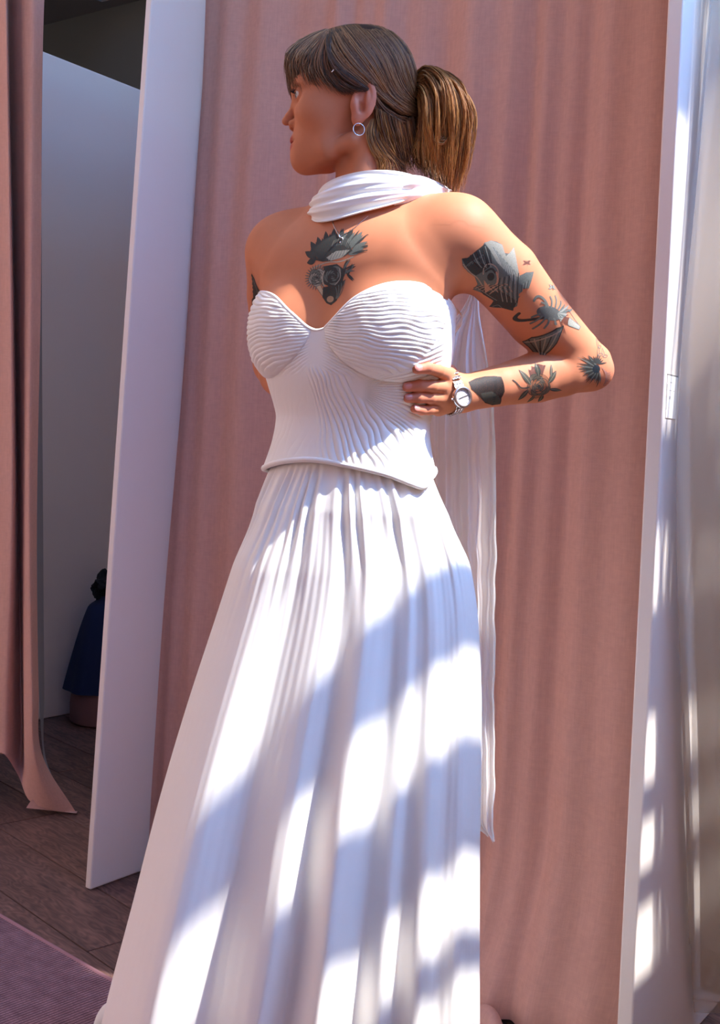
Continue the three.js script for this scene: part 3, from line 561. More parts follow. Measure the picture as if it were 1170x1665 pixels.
{
  // skirt: outline left and right by height, as [py, px] at the depth of her body, and folds that run down it
  const left = curve1([[742, 436], [770, 430], [850, 401], [1000, 352], [1150, 303], [1290, 262], [1450, 221], [1665, 166], [1880, 128]]);
  const right = curve1([[742, 712], [775, 722], [850, 745], [920, 764], [1000, 776], [1150, 782], [1400, 779], [1665, 779], [1880, 782]]);
  const yTop = (th) => 1.072;
  // ridge (1) and valley (0) positions across the front, left to right
  const knots = [[0, 0.3], [0.07, 0.6], [0.17, 0.95], [0.285, 0.1], [0.42, 0.62], [0.485, 0.2], [0.565, 1.0], [0.66, 0.1], [0.72, 0.5], [0.755, 0.3], [0.81, 0.75], [0.86, 0.3], [0.92, 0.65], [0.96, 0.45], [1, 0.3]];
  const F = curve1(knots);
  const NU = 720, NVs = 260;
  const g = sheet(NU, NVs, (u, v) => {
    const a = u * 2 * Math.PI; // 0 = image left, a quarter = towards the camera
    const py = lerp(742, 1880, v), l = left(py), r = right(py);
    const c = P((l + r) / 2, py, 1.70), hw = (r - l) / 2 / FOCAL * 1.70, hd = lerp(0.118, 0.225, smooth(0, 0.8, v)) ;
    const s = (1 - Math.cos(a)) / 2, front = Math.sin(a) > 0;
    const wand = 0.012 * noise3(s * 3, v * 2.2, 5) * v;
    const fd = (front ? F(clamp(s + wand, 0, 1)) : F(1 - clamp(s, 0, 1))) - 0.45;
    const gath = Math.sin(a * 46 + 2.2 * Math.sin(a * 7)) * (0.6 + 0.4 * Math.sin(a * 13));
    const small = Math.sin(a * 88 + 3 * Math.sin(a * 5 + v * 0.7));
    const amp = 0.068 * smooth(0.02, 0.75, v) + 0.006;
    const ends = smooth(0, 0.06, s) * smooth(1, 0.94, s);
    const out = fd * amp * (front ? lerp(0.4, 1, ends) : 0.5) + 0.0034 * gath * smooth(0, 0.04, v) * (1 - smooth(0.04, 0.28, v)) + 0.0003 * small * smooth(0, 0.1, v);
    const x = -Math.cos(a), z = Math.sin(a);
    const p = c.clone();
    p.addScaledVector(RIGHT, x * hw); p.z += z * (z < 0 ? lerp(0.118, 0.37, smooth(0.2, 1, v)) : hd);
    const n = V(x / hw, 0, z / hd).normalize();
    // folds push mostly towards the camera, so the outline stays
    p.addScaledVector(RIGHT, n.x * out * 0.25 * ends); p.z += Math.sign(n.z || 1) * out * Math.min(1, Math.abs(n.z) * 1.6);
    const tk = smooth(0.01, 0.16, v);
    if (tk < 1) { // starts gathered under the bodice
      const dir = RIGHT.clone().multiplyScalar(x * hw).setY(0).add(V(0, 0, z * hd)).normalize(), th = Math.atan2(dir.dot(TL), dir.dot(TF)), y = Math.max(p.y, 0.99), q = bodicePoint(th, y, -0.008 + (0.004 * gath * smooth(0, 0.04, v)));
      q.y = p.y; p.lerp(q, 1 - tk);
    }
    p.y = Math.max(0.013, p.y);
    return p;
  }, { uv: (u, v) => [u * 1.6, v * 1.05], closed: true });
  const sk = mesh('skirt', g, crepe, person);
  sk.userData.label = 'long white gathered skirt';
  // hem turned over on the rug at the left
  const hg = sheet(40, 16, (u, v) => { const a = v * Math.PI * 2, c = P(lerp(158, 205, u), lerp(1668, 1634, u), 2.02), r = 0.016 * Math.sin(u * Math.PI) + 0.002; return c.add(V(Math.cos(a) * r * 0.8 - 0.006, Math.sin(a) * r + 0.0, Math.cos(a) * r)); }, { closed: true });
  const bub = mesh('hem_fold', hg, crepe, sk); bub.position.y = 0.0;
}
{
  // chiffon scarf wound round the neck, its tail falling behind her left shoulder
  const c0 = P(605, 322, 1.70), scarf = new THREE.Group(); scarf.name = 'scarf'; scarf.userData.label = 'white chiffon scarf wound at the neck with a long sheer tail'; person.add(scarf);
  const topY = curve1([[-180, 303], [-90, 302], [-30, 312], [0, 313], [30, 306], [60, 299], [90, 294], [130, 295], [180, 303]]), botY = curve1([[-180, 326], [-90, 345], [-30, 352], [0, 356], [30, 369], [55, 371], [90, 358], [115, 345], [140, 331], [180, 326]]);
  const wrap = (a, py, v) => {
    const bulge = Math.sin(v * Math.PI) * 0.010, w = 0.0022 * Math.sin(v * 17 + 2.2 * Math.sin(a + 0.6)) + 0.0011 * Math.sin(v * 37 + 4 * Math.sin(a + 1)) + 0.0015 * noise3(Math.cos(a), v * 4, Math.sin(a)), flare = 0.010 * v * v;
    const rx = 0.082 + bulge + w + flare - 0.004 * (1 - v), rz = 0.0665 + bulge + w + flare * 1.2 - 0.004 * (1 - v);
    const p = P(605, py, 1.70).addScaledVector(RIGHT, -Math.cos(a) * rx); p.z += Math.sin(a) * rz; return p;
  };
  const band = sheet(260, 60, (u, v) => { const deg = u * 360 - 180; return wrap(deg * Math.PI / 180, lerp(topY(deg), botY(deg), v), v); }, { closed: true, uv: (u, v) => [u * 0.5, v * 0.06] });
  mesh('neck_wrap', band, silk, scarf);
  // hem beads: narrow rolled edge along the lower front
  const roll = new THREE.CatmullRomCurve3(Array.from({ length: 40 }, (_, i) => { const deg = -60 + i * 4.6, p = wrap(deg * Math.PI / 180, botY(deg), 1); p.z += 0.001; return p; }));
  mesh('rolled_edge', new THREE.TubeGeometry(roll, 120, 0.0014, 6), silk, scarf);
  // over the shoulder
  const ov = new THREE.CatmullRomCurve3([P(640, 316, 1.642), P(672, 310, 1.645), P(704, 314, 1.672), P(730, 322, 1.72), P(746, 334, 1.775), P(754, 352, 1.80)]);
  const wid = curve1([[0, 0.030], [0.3, 0.026], [0.6, 0.018], [1, 0.016]]);
  const og = sheet(80, 20, (u, v) => { const p = ov.getPoint(u), b = Math.sin(v * Math.PI) * 0.010; return p.addScaledVector(UP, (0.5 - v) * wid(u) * 1.6).add(V(0.1 * b, b * 0.5, b + 0.002 * Math.sin(v * 17 + u * 5))); });
  mesh('shoulder_drape', og, silk, scarf);
  // the tail, sheer, from behind the shoulder to its hem
  const rows = [[340, 738, 752], [400, 752, 768], [470, 764, 774], [500, 752, 777], [550, 716, 785], [610, 694, 795], [700, 688, 803], [800, 690, 805], [1000, 700, 804], [1200, 715, 803], [1345, 735, 803], [1371, 776, 804]];
  const ll = curve1(rows.map(([y, a]) => [y, a])), rl = curve1(rows.map(([y, , b]) => [y, b])), dep = curve1([[340, 1.80], [470, 1.825], [610, 1.83], [800, 1.86], [1000, 1.90], [1371, 1.93]]);
  const tg = sheet(150, 160, (u, v) => {
    const py0 = lerp(340, 1371, v), k = smooth(430, 700, py0), hemCut = v > 0.96 ? 0 : 0;
    const py = py0 - (v > 0.93 ? (v - 0.93) / 0.07 * 30 * (1 - u) : 0);
    const p = P(lerp(ll(py0), rl(py0), u), py, dep(py0));
    p.z += (0.010 * Math.sin(u * 19 + 2 * Math.sin(v * 4)) + 0.006 * Math.sin(u * 43 + v * 3)) * (0.35 + 0.65 * k);
    p.x += 0.0025 * noise3(u * 2, v * 14, 3) * k; return p;
  });
  mesh('tail', tg, sheer, scarf);
  const edge = (f, dx) => new THREE.TubeGeometry(new THREE.CatmullRomCurve3(Array.from({ length: 50 }, (_, i) => { const v = i / 49, py = lerp(470, 1368, v), p = P(f(py) + dx, py, dep(py) - 0.004); p.x += 0.0025 * noise3(2, (py - 340) / 1031 * 14, 3); return p; })), 160, 0.0016, 5);
  mesh('tail_edge', edge(rl, -1), silk, scarf);
}
// ---------- hair: clumps of strands between guide strands, in the head's own frame ----------
const hairM = new THREE.MeshPhysicalMaterial({ color: 0xffffff, vertexColors: true, roughness: 0.5, specularIntensity: 0.6 });
const hp = (cx, cy, s) => { const m = Math.abs(s) / 1000, p = P(420 + cx / 3.079, 20 + cy / 3.079, 1.70 - m); return s < 0 ? p.addScaledVector(HS, -2 * m) : p; };
// close cap under the strands
const cap = new Blob(H0, HF, UP, HS);
cap.ell(mm(2, 45, 0), mm(91, 76.5, 75), 0).ell(mm(-44, -14, 0), mm(38, 52, 46), 0.03).ell(mm(70, 52, 0), mm(22, 28, 50), 0.02);
// how far in front of the middle of the head its surface lies at a place of the side view (mm)
function capS(cx, cy, lift = 0) { for (let s = 95; s > 0; s -= 0.5) { const p = P(420 + cx / 3.079, 20 + cy / 3.079, 1.70 - s / 1000); if (cap.at(p.x, p.y, p.z) < 0) return s + lift; } return 8; }
function strands(guides, n, { r = 0.0007, jit = 3, tip = 0.25, palette, seg = 16, wob = 1.2, mirror = 1, short = 0.85 }) {
  const pos = [], nor = [], colr = [], idx = [], SIDES = 4;
  const gp = guides.map((g) => g.map(([x, y, s]) => V(x, y, s)));
  const c = palette.map(col);
  for (let k = 0; k < n; k++) {
    const t = rnd() * (guides.length - 1), i = Math.min(guides.length - 2, Math.floor(t)), w = t - i, jx = rr(-jit, jit), jy = rr(-jit, jit), js = rr(-jit, jit) * 0.5, ph = rr(0, 6.3), fr = rr(1.5, 4), wa = wob * rnd();
    const end = lerp(short, 1, rnd());
    const pts = gp[i].map((p, q) => { const o = p.clone().lerp(gp[i + 1][q], w), f = 0.35 + 0.65 * q / (gp[i].length - 1); return V(o.x + jx * f * 2, o.y + jy * f * 2, o.z + js * f); });
    const cv = new THREE.CatmullRomCurve3(pts, false, 'centripetal'), cc = c[Math.floor(rnd() * c.length)].clone().lerp(c[Math.floor(rnd() * c.length)], rnd()).multiplyScalar(rr(0.8, 1.2)), rad = r * rr(0.6, 1.35), base = pos.length / 3;
    const line = Array.from({ length: seg + 1 }, (_, q) => { const a = q / seg, p = cv.getPoint(a * end); return hp(p.x + wa * Math.sin(a * fr * 6 + ph) * a * 3.3, p.y + wa * Math.cos(a * fr * 5 + ph) * a * 2, mirror * (p.z + wa * Math.sin(a * fr * 5 + ph * 2) * a)); });
    for (let q = 0; q <= seg; q++) {
      const tg = line[Math.min(seg, q + 1)].clone().sub(line[Math.max(0, q - 1)]).normalize(), s1 = V(0.3, 0.2, 1).cross(tg).normalize(), s2 = tg.clone().cross(s1), rq = rad * (q / seg < 0.1 ? 0.5 + 5 * q / seg : 1) * lerp(1, tip, Math.pow(q / seg, 2.2));
      for (let m = 0; m < SIDES; m++) { const a = m / SIDES * 2 * Math.PI, v = s1.clone().multiplyScalar(Math.cos(a)).addScaledVector(s2, Math.sin(a)); pos.push(line[q].x + v.x * rq, line[q].y + v.y * rq, line[q].z + v.z * rq); nor.push(v.x, v.y, v.z); colr.push(cc.r, cc.g, cc.b); }
    }
    for (let q = 0; q < seg; q++) for (let m = 0; m < SIDES; m++) { const a = base + q * SIDES + m, b = base + q * SIDES + (m + 1) % SIDES; idx.push(a, b, a + SIDES, b, b + SIDES, a + SIDES); }
  }
  const g = new THREE.BufferGeometry();
  g.setAttribute('position', new THREE.BufferAttribute(new Float32Array(pos), 3)); g.setAttribute('normal', new THREE.BufferAttribute(new Float32Array(nor), 3)); g.setAttribute('color', new THREE.BufferAttribute(new Float32Array(colr), 3)); g.setIndex(idx);
  return g;
}
const brown = ['#4a3021', '#61402b', '#765036', '#875f40', '#9a7150', '#45301f'], sunlitGold = ['#966236', '#a9723d', '#7d512d', '#b8854a', '#6a4527'], darkB = ['#45301f', '#553824', '#3a271b', '#6b4832'];  // ponytail tones: lighter dyed ends, with sunlight mixed into the colour
{
  const capSDF = (x, y, z) => {
    const [f, u, s] = head.local(V(x, y, z)); let d = cap.at(x, y, z);
    // hairline: behind the ear below it, above the temple in front of it
    const cut = f > -0.026 ? lerp(0.006, 0.034, smooth(0.03, 0.07, f)) - u : -1;
    d = Math.max(d, cut, -0.05 - u);
    return d;
  };
  const cg = fieldNormals(surfaceNet(capSDF, V(-0.19, 1.42, -1.82), V(0.17, 1.78, -1.59), 0.0026), capSDF), cn = cg.attributes.position.count, cc = new Float32Array(cn * 3), dk = col('#38241a');
  for (let i = 0; i < cn; i++) { const k = 0.8 + 0.3 * noise3(cg.attributes.position.getX(i) * 90, cg.attributes.position.getY(i) * 30, cg.attributes.position.getZ(i) * 90); cc.set([dk.r * k, dk.g * k, dk.b * k], i * 3); }
  cg.setAttribute('color', new THREE.BufferAttribute(cc, 3));
  const fine = (pts, f) => { const c = new THREE.CatmullRomCurve3(pts.map(([x, y, l]) => V(x, y, l ?? 0)), false, 'centripetal'); return Array.from({ length: 18 }, (_, i) => { const p = c.getPoint(i / 17); return f(p); }); };
  const G = (...pts) => fine(pts, (p) => [p.x, p.y, capS(p.x, p.y, 2 + p.z)]);
  const GF = (pts) => fine(pts, (p) => [p.x, p.y, Math.max(p.z, capS(p.x, p.y, 2.5) - (capS(p.x, p.y) === 8 ? 99 : 0))]);
  const side = [ // from the parting down and back to the tie, front strand first
    G([335, 95], [345, 180], [400, 270], [490, 335], [575, 395], [650, 450, 3], [730, 505, 4], [800, 525]),
    G([370, 80], [420, 180], [490, 270], [560, 340], [620, 410], [690, 470, 4], [760, 505, 5], [805, 515]),
    G([420, 70], [490, 160], [560, 255], [610, 340], [655, 410], [715, 460, 5], [770, 490, 5], [808, 495]),
    G([490, 62], [570, 150], [630, 245], [665, 330], [700, 400], [745, 440, 5], [780, 465, 5], [808, 470]),
    G([560, 62], [640, 140], [695, 230], [720, 310], [745, 370], [770, 415, 4], [795, 440, 4], [810, 450]),
    G([620, 75], [690, 145], [740, 225], [765, 300], [775, 350], [790, 390, 3], [800, 415, 3], [812, 430]),
    G([680, 105], [725, 150], [760, 205], [780, 260], [790, 300], [800, 340, 3], [806, 370, 3], [814, 400]),
  ];
  const temple = [
    G([350, 98, 2], [342, 160, 3], [355, 235, 3], [405, 310, 3], [475, 362, 2], [545, 396, 2]), G([345, 95, 2], [340, 170, 3], [370, 250, 3], [430, 320, 3], [500, 365, 2], [565, 398, 2]),
    G([342, 94, 2], [345, 175, 3], [385, 260, 3], [455, 330, 3], [525, 375, 2], [585, 405, 2]), G([340, 95, 2], [348, 180, 3], [400, 268, 3], [480, 335, 3], [545, 380, 2], [600, 420, 2])];
  const nape = [ // behind the ear, down and back
    G([560, 330], [580, 410, 2], [620, 470, 3], [670, 510, 3], [725, 535, 3], [770, 540, 3], [805, 525, 3]),
    G([575, 360], [580, 460], [600, 560], [640, 640], [700, 660], [760, 620, 3], [802, 560, 4]),
    G([585, 380], [590, 500], [610, 610], [650, 700], [700, 730], [750, 700, 2], [790, 640, 3]),
  ];
  const fringe = [ // swept from the parting to the brow
    [[335, 88, 2], [270, 112, 4], [200, 150, 8], [150, 205, 14], [136, 275, 18], [166, 415, 20]],
    [[340, 88, 6], [275, 122, 14], [210, 170, 22], [168, 230, 30], [168, 300, 33], [194, 415, 34]],
    [[345, 90, 10], [290, 132, 24], [235, 190, 36], [205, 250, 45], [212, 310, 48], [248, 405, 48]],
    [[350, 94, 13], [310, 147, 34], [270, 210, 48], [255, 265, 57], [268, 320, 60], [316, 402, 60]],
    [[355, 100, 16], [335, 160, 40], [320, 230, 57], [332, 300, 66], [372, 360, 69], [420, 415, 69]],
    [[365, 105, 18], [360, 180, 47], [370, 260, 63], [410, 330, 71], [470, 380, 73], [545, 392, 71]],
  ];
  const fall = [ // short ends hanging at the nape
    [[590, 480, 64], [600, 560, 60], [620, 640, 52], [660, 720, 42], [690, 790, 36]], [[660, 520, 58], [680, 600, 50], [700, 680, 40], [715, 750, 32], [712, 800, 28]], [[730, 560, 44], [745, 640, 36], [755, 710, 28], [770, 770, 22], [790, 800, 18]], [[770, 520, 30], [790, 620, 24], [805, 700, 18], [815, 760, 14], [825, 810, 10]]];
  for (let k = 0; k < fringe.length; k++) fringe[k] = GF(fringe[k]);
  const gs = [cg, strands(side, 1800, { palette: brown, jit: 4, r: 0.0008, wob: 0.8 }), strands(side, 420, { palette: ['#9a7350', '#a98058', '#7d5a3e'], jit: 7, r: 0.0006, wob: 2 }), strands(nape, 800, { palette: brown.slice(0, 5), jit: 9, r: 0.0008, wob: 2.4, short: 0.7 }), strands(fall, 260, { palette: brown.concat(sunlitGold.slice(2)), jit: 9, r: 0.0007, wob: 3, short: 0.6, tip: 0.1 }),
    strands(fringe.slice(0, 5), 620, { palette: brown.concat(['#8a6243', '#9a7350']), jit: 7, r: 0.0007, tip: 0.12, wob: 2.2, short: 0.72 }), strands(fringe.slice(0, 4), 90, { palette: ['#a98862', '#97714f'], jit: 9, r: 0.0006, tip: 0.1, wob: 3, short: 0.8 }), strands(temple, 420, { palette: darkB, jit: 4, r: 0.0009, wob: 1 }), strands(fringe.slice(4), 260, { palette: darkB, jit: 5, r: 0.0009, wob: 1 }),
    strands(side, 700, { palette: brown, jit: 5, mirror: -1, r: 0.001 }), strands(nape, 240, { palette: brown, jit: 6, mirror: -1, r: 0.001 }), strands(fringe, 360, { palette: brown, jit: 5, mirror: -1, r: 0.001 })];
  // loose hairs at the nape and before the ear
  const wisps = [[[560, 540, 62], [540, 600, 64], [560, 680, 62], [598, 750, 56], [606, 800, 54], [572, 876, 60]], [[580, 530, 58], [570, 610, 60], [600, 690, 56], [640, 740, 50], [625, 810, 52], [600, 850, 54]], [[600, 560, 54], [620, 640, 52], [680, 720, 44], [720, 760, 38], [770, 780, 34], [768, 840, 34]]];
  gs.push(strands(wisps.slice(0, 2), 46, { palette: sunlitGold.slice(0, 4), jit: 5, r: 0.0005, wob: 3, tip: 0.1 }), strands(wisps.slice(1), 40, { palette: sunlitGold.slice(0, 4).concat(brown), jit: 8, r: 0.0005, wob: 3 }));
  const strip = (g) => { for (const k of Object.keys(g.attributes)) if (!['position', 'normal', 'color'].includes(k)) g.deleteAttribute(k); return g; };
  const hair = mesh('hair', mergeGeometries(gs.map(strip)), hairM, person);
  hair.userData.label = 'brown hair with a choppy fringe';
  // ponytail: from the tie up and over, then down to a thin end
  const pony = [
    [[795, 420, 8], [810, 470, 22], [815, 560, 30], [800, 640, 28], [780, 700, 20], [770, 720, 14]],
    [[790, 380, 10], [820, 400, 30], [845, 480, 40], [850, 600, 38], [870, 720, 26], [880, 840, 14]],
    [[785, 330, 8], [830, 310, 26], [880, 380, 42], [900, 520, 44], [905, 680, 32], [930, 840, 16]],
    [[785, 310, 6], [845, 280, 20], [920, 340, 36], [960, 480, 40], [960, 660, 32], [960, 880, 12]],
    [[790, 320, 0], [880, 285, 8], [970, 350, 20], [1020, 480, 26], [1020, 660, 22], [985, 900, 8]],
    [[800, 340, -10], [900, 305, -4], [1000, 370, 4], [1055, 500, 8], [1045, 680, 8], [1000, 920, 0]],
  ];
  const loops = [[[800, 430, 34], [800, 480, 40], [830, 520, 44], [870, 530, 44], [880, 560, 44], [850, 600, 42]], [[840, 560, 44], [850, 620, 46], [890, 660, 46], [930, 665, 44], [945, 640, 40], [960, 700, 36]], [[800, 330, 30], [850, 300, 38], [900, 320, 42], [935, 350, 42], [940, 420, 42], [930, 520, 42]]];
  const back = pony.map((g) => g.map(([x, y, s]) => [x - 4, y + 6, -Math.abs(s) * 0.9 - 2]));
  const locks = [];
  for (let k = 0; k < 54; k++) { // loose locks, each with a bend of its own
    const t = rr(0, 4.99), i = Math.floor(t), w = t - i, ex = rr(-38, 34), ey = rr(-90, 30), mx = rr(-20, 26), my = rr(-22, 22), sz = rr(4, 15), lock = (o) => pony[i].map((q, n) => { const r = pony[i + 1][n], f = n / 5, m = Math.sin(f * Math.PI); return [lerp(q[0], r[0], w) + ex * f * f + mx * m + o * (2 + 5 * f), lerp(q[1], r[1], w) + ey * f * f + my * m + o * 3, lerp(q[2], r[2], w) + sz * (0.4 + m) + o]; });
    const tone = [sunlitGold[k % 5], sunlitGold[(k * 3 + 1) % 5], k % 6 ? sunlitGold[(k + 2) % 5] : '#a5845c'];
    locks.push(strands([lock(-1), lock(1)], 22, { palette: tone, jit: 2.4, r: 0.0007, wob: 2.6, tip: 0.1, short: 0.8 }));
  }
  const pg = mergeGeometries([...locks, strands(pony, 750, { palette: sunlitGold, jit: 13, r: 0.0008, wob: 4.6, tip: 0.12, short: 0.62 }), strands(pony, 300, { palette: brown, jit: 8, r: 0.0008, wob: 2 }), strands(back, 700, { palette: sunlitGold.concat(brown), jit: 9, r: 0.001, wob: 2 }), strands(loops, 130, { palette: sunlitGold, jit: 6, r: 0.0006, wob: 2 }),
    strands([[[985, 900, 4], [1000, 915, 5], [1015, 925, 6], [1045, 930, 8]], [[960, 880, 6], [980, 905, 6], [1000, 930, 6], [1020, 938, 6]]], 30, { palette: sunlitGold, jit: 3, r: 0.0005 })].map(strip));
  mesh('ponytail', pg, hairM, person).userData.label = 'golden brown ponytail, low and messy, dyed ends with sunlight in the colour';
  const band = new THREE.TorusGeometry(0.016, 0.005, 10, 24); const bm = mesh('hair_tie', band, new THREE.MeshStandardMaterial({ color: col('#241a16'), roughness: 0.9 }), person); bm.position.copy(hp(800, 400, 2)); bm.rotation.y = Math.PI / 2;
  // two small metal clips
  for (const [x, y, a, s] of [[375, 290, 0.9, 74], [418, 302, -0.3, 74]]) { const c = mesh('hair_clip', new RoundedBoxGeometry(0.0085, 0.0018, 0.0018, 2, 0.0008), M.steel, person); c.position.copy(hp(x, y, s)); c.rotation.z = a; }
}
// eyes
{
  const white = new THREE.MeshPhysicalMaterial({ color: 0xffffff, vertexColors: true, roughness: 0.15 });
  for (const s of [31, -31]) {
    const g = new THREE.SphereGeometry(0.0119, 48, 48), p = g.attributes.position, c = new Float32Array(p.count * 3), gaze = HF.clone().multiplyScalar(0.985).addScaledVector(HS, 0.12).addScaledVector(UP, -0.06).normalize();
    for (let i = 0; i < p.count; i++) { const d = V(p.getX(i), p.getY(i), p.getZ(i)).normalize().dot(gaze), k = d > 0.93 ? [0.01, 0.01, 0.01] : d > 0.875 ? [0.16, 0.10, 0.05] : d > 0.86 ? [0.06, 0.04, 0.03] : [0.5, 0.46, 0.44]; c.set(k, i * 3); }
    g.setAttribute('color', new THREE.BufferAttribute(c, 3));
    const e = mesh('eye', g, white, body); e.position.copy(head.world(0.0798, 0.0105, s / 1000));
    // lashes
    const lash = [];
    for (let k = 0; k < 16; k++) { const a = lerp(-0.75, 0.75, k / 15), b = head.world(0.0798 + 0.0128 * Math.cos(a), 0.0145, (s + Math.sign(s) * 2 + 12.5 * Math.sin(a)) / 1000), t = b.clone().addScaledVector(HF, 0.006 * Math.cos(a)).addScaledVector(HS, 0.004 * Math.sin(a)).addScaledVector(UP, 0.001); lash.push(new THREE.TubeGeometry(new THREE.QuadraticBezierCurve3(b, b.clone().lerp(t, 0.6).addScaledVector(UP, -0.0015), t), 4, 0.00022, 4)); }
    mesh('eyelashes', mergeGeometries(lash), new THREE.MeshStandardMaterial({ color: col('#1c120e'), roughness: 0.8 }), body);
    // brow: short hairs along the ridge
    const br = [];
    for (let k = 0; k < 90; k++) { const t = rnd(), a = lerp(12, 48, t), u = 27 + 5 * Math.sin(t * 2.4) + rr(-2, 2), b = head.world((96 - 0.011 * (a - 5) ** 2) / 1000 , u / 1000, Math.sign(s) * a / 1000), q = b.clone().addScaledVector(HF, -0.004).addScaledVector(HS, Math.sign(s) * 0.005).addScaledVector(UP, 0.001); br.push(new THREE.TubeGeometry(new THREE.LineCurve3(b, q), 1, 0.00028, 3)); }
    mesh('eyebrow', mergeGeometries(br), new THREE.MeshStandardMaterial({ color: col('#3a241a'), roughness: 0.8 }), body);
  }
}
// ---------- tattoos: ink in patches that follow the skin ----------
function skinPoint(px, py, near, far) { // where the line of sight meets the skin
  for (let d = near; d < far; d += 0.0008) { const p = P(px, py, d); if (bodySDF(p.x, p.y, p.z) < 0) return p; }
  return P(px, py, (near + far) / 2);
}
const bodyPos = bodyGeo.attributes.position, bodyNor = bodyGeo.attributes.normal, bodyIdx = bodyGeo.index.array;
// a patch of the skin round a point, its drawing laid on along the skin's own normal there
function tattoo(label, box, draw, near, far, res = 2.6, c2) {
  const [x0, y0, x1, y1] = box, cx = (x0 + x1) / 2, cy = (y0 + y1) / 2, c = skinPoint(...(c2 ?? [cx, cy]), near, far), e = 0.004;
  const n = V(bodySDF(c.x + e, c.y, c.z) - bodySDF(c.x - e, c.y, c.z), bodySDF(c.x, c.y + e, c.z) - bodySDF(c.x, c.y - e, c.z), bodySDF(c.x, c.y, c.z + e) - bodySDF(c.x, c.y, c.z - e)).normalize();
  const depth = CAM.z - c.z, k = FOCAL / depth, w = x1 - x0, hh = y1 - y0;
  const cv = document.createElement('canvas'); cv.width = Math.ceil(w * res); cv.height = Math.ceil(hh * res); const g = cv.getContext('2d'); g.scale(res, res); g.translate(-x0, -y0); g.lineCap = g.lineJoin = 'round'; draw(g);
  const img = g.getImageData(0, 0, cv.width, cv.height).data, data = new Uint8Array(cv.width * cv.height * 4);
  for (let y = 0; y < cv.height; y++) for (let x = 0; x < cv.width; x++) { const s = (y * cv.width + x) * 4, t = ((cv.height - 1 - y) * cv.width + x) * 4, a = img[s + 3]; data[t] = a ? img[s] : 40; data[t + 1] = a ? img[s + 1] : 45; data[t + 2] = a ? img[s + 2] : 45; const sp = 1 + 0.25 * noise3(x * 0.25, y * 0.25, 1) + 0.15 * noise3(x * 0.9, y * 0.9, 5); data[t + 3] = clamp(a * 0.93 * sp, 0, 245); }
  const tex = new THREE.DataTexture(data, cv.width, cv.height); tex.colorSpace = THREE.SRGBColorSpace; tex.magFilter = THREE.LinearFilter; tex.wrapS = tex.wrapT = THREE.ClampToEdgeWrapping; tex.needsUpdate = true;
  const pos = [], nor = [], uv = [], q = V(0, 0, 0), reach = Math.hypot(w, hh) / k * 0.75, ok = (i) => { q.set(bodyPos.getX(i) - c.x, bodyPos.getY(i) - c.y, bodyPos.getZ(i) - c.z); const dn = q.dot(n); q.addScaledVector(n, -dn); const [mx, my] = c2 ?? [cx, cy]; return [(q.dot(RIGHT) * k + mx - x0) / w, (q.dot(UP) * k - (my - y0) + hh) / hh, dn]; };
  for (let t = 0; t < bodyIdx.length; t += 3) {
    const a = bodyIdx[t]; if (Math.abs(bodyPos.getX(a) - c.x) > reach || Math.abs(bodyPos.getY(a) - c.y) > reach || Math.abs(bodyPos.getZ(a) - c.z) > reach) continue;
    if (bodyNor.getX(a) * n.x + bodyNor.getY(a) * n.y + bodyNor.getZ(a) * n.z < 0.12) continue;
    const u = [0, 1, 2].map((m) => ok(bodyIdx[t + m])); if (u.every((m) => m[0] < 0) || u.every((m) => m[0] > 1) || u.every((m) => m[1] < 0) || u.every((m) => m[1] > 1) || Math.abs(u[0][2]) > 0.05) continue;
    for (let m = 0; m < 3; m++) { const i = bodyIdx[t + m]; pos.push(bodyPos.getX(i) + bodyNor.getX(i) * 0.0005, bodyPos.getY(i) + bodyNor.getY(i) * 0.0005, bodyPos.getZ(i) + bodyNor.getZ(i) * 0.0005); nor.push(bodyNor.getX(i), bodyNor.getY(i), bodyNor.getZ(i)); uv.push(u[m][0], u[m][1]); }
  }
  const geo = new THREE.BufferGeometry(); geo.setAttribute('position', new THREE.BufferAttribute(new Float32Array(pos), 3)); geo.setAttribute('normal', new THREE.BufferAttribute(new Float32Array(nor), 3)); geo.setAttribute('uv', new THREE.BufferAttribute(new Float32Array(uv), 2));
  const o = mesh('tattoo', geo, new THREE.MeshPhysicalMaterial({ map: tex, transparent: true, roughness: 0.58, specularIntensity: 0.35 }), body); o.userData.label = label; return o;
}
const ink = '#3c403e', grey = '#6b7069', pale = '#9c9b8f';
const poly = (g, pts, fill, stroke, lw = 1.2) => { g.beginPath(); pts.forEach(([x, y], i) => i ? g.lineTo(x, y) : g.moveTo(x, y)); g.closePath(); if (fill) { g.fillStyle = fill; g.fill(); } if (stroke) { g.strokeStyle = stroke; g.lineWidth = lw; g.stroke(); } };
const curve = (g, pts, stroke, lw) => { g.beginPath(); g.moveTo(...pts[0]); for (let i = 1; i < pts.length - 1; i++) g.quadraticCurveTo(pts[i][0], pts[i][1], (pts[i][0] + pts[i + 1][0]) / 2, (pts[i][1] + pts[i + 1][1]) / 2); g.lineTo(...pts.at(-1)); g.strokeStyle = stroke; g.lineWidth = lw; g.stroke(); };
const leaf = (g, x, y, a, l, w, fill, stroke) => { const c = Math.cos(a), s = Math.sin(a), p = (u, v) => [x + c * u - s * v, y + s * u + c * v]; g.beginPath(); g.moveTo(x, y); g.quadraticCurveTo(...p(l * 0.45, w), ...p(l, 0)); g.quadraticCurveTo(...p(l * 0.45, -w), x, y); if (fill) { g.fillStyle = fill; g.fill(); } if (stroke) { g.strokeStyle = stroke; g.lineWidth = 0.8; g.stroke(); } };
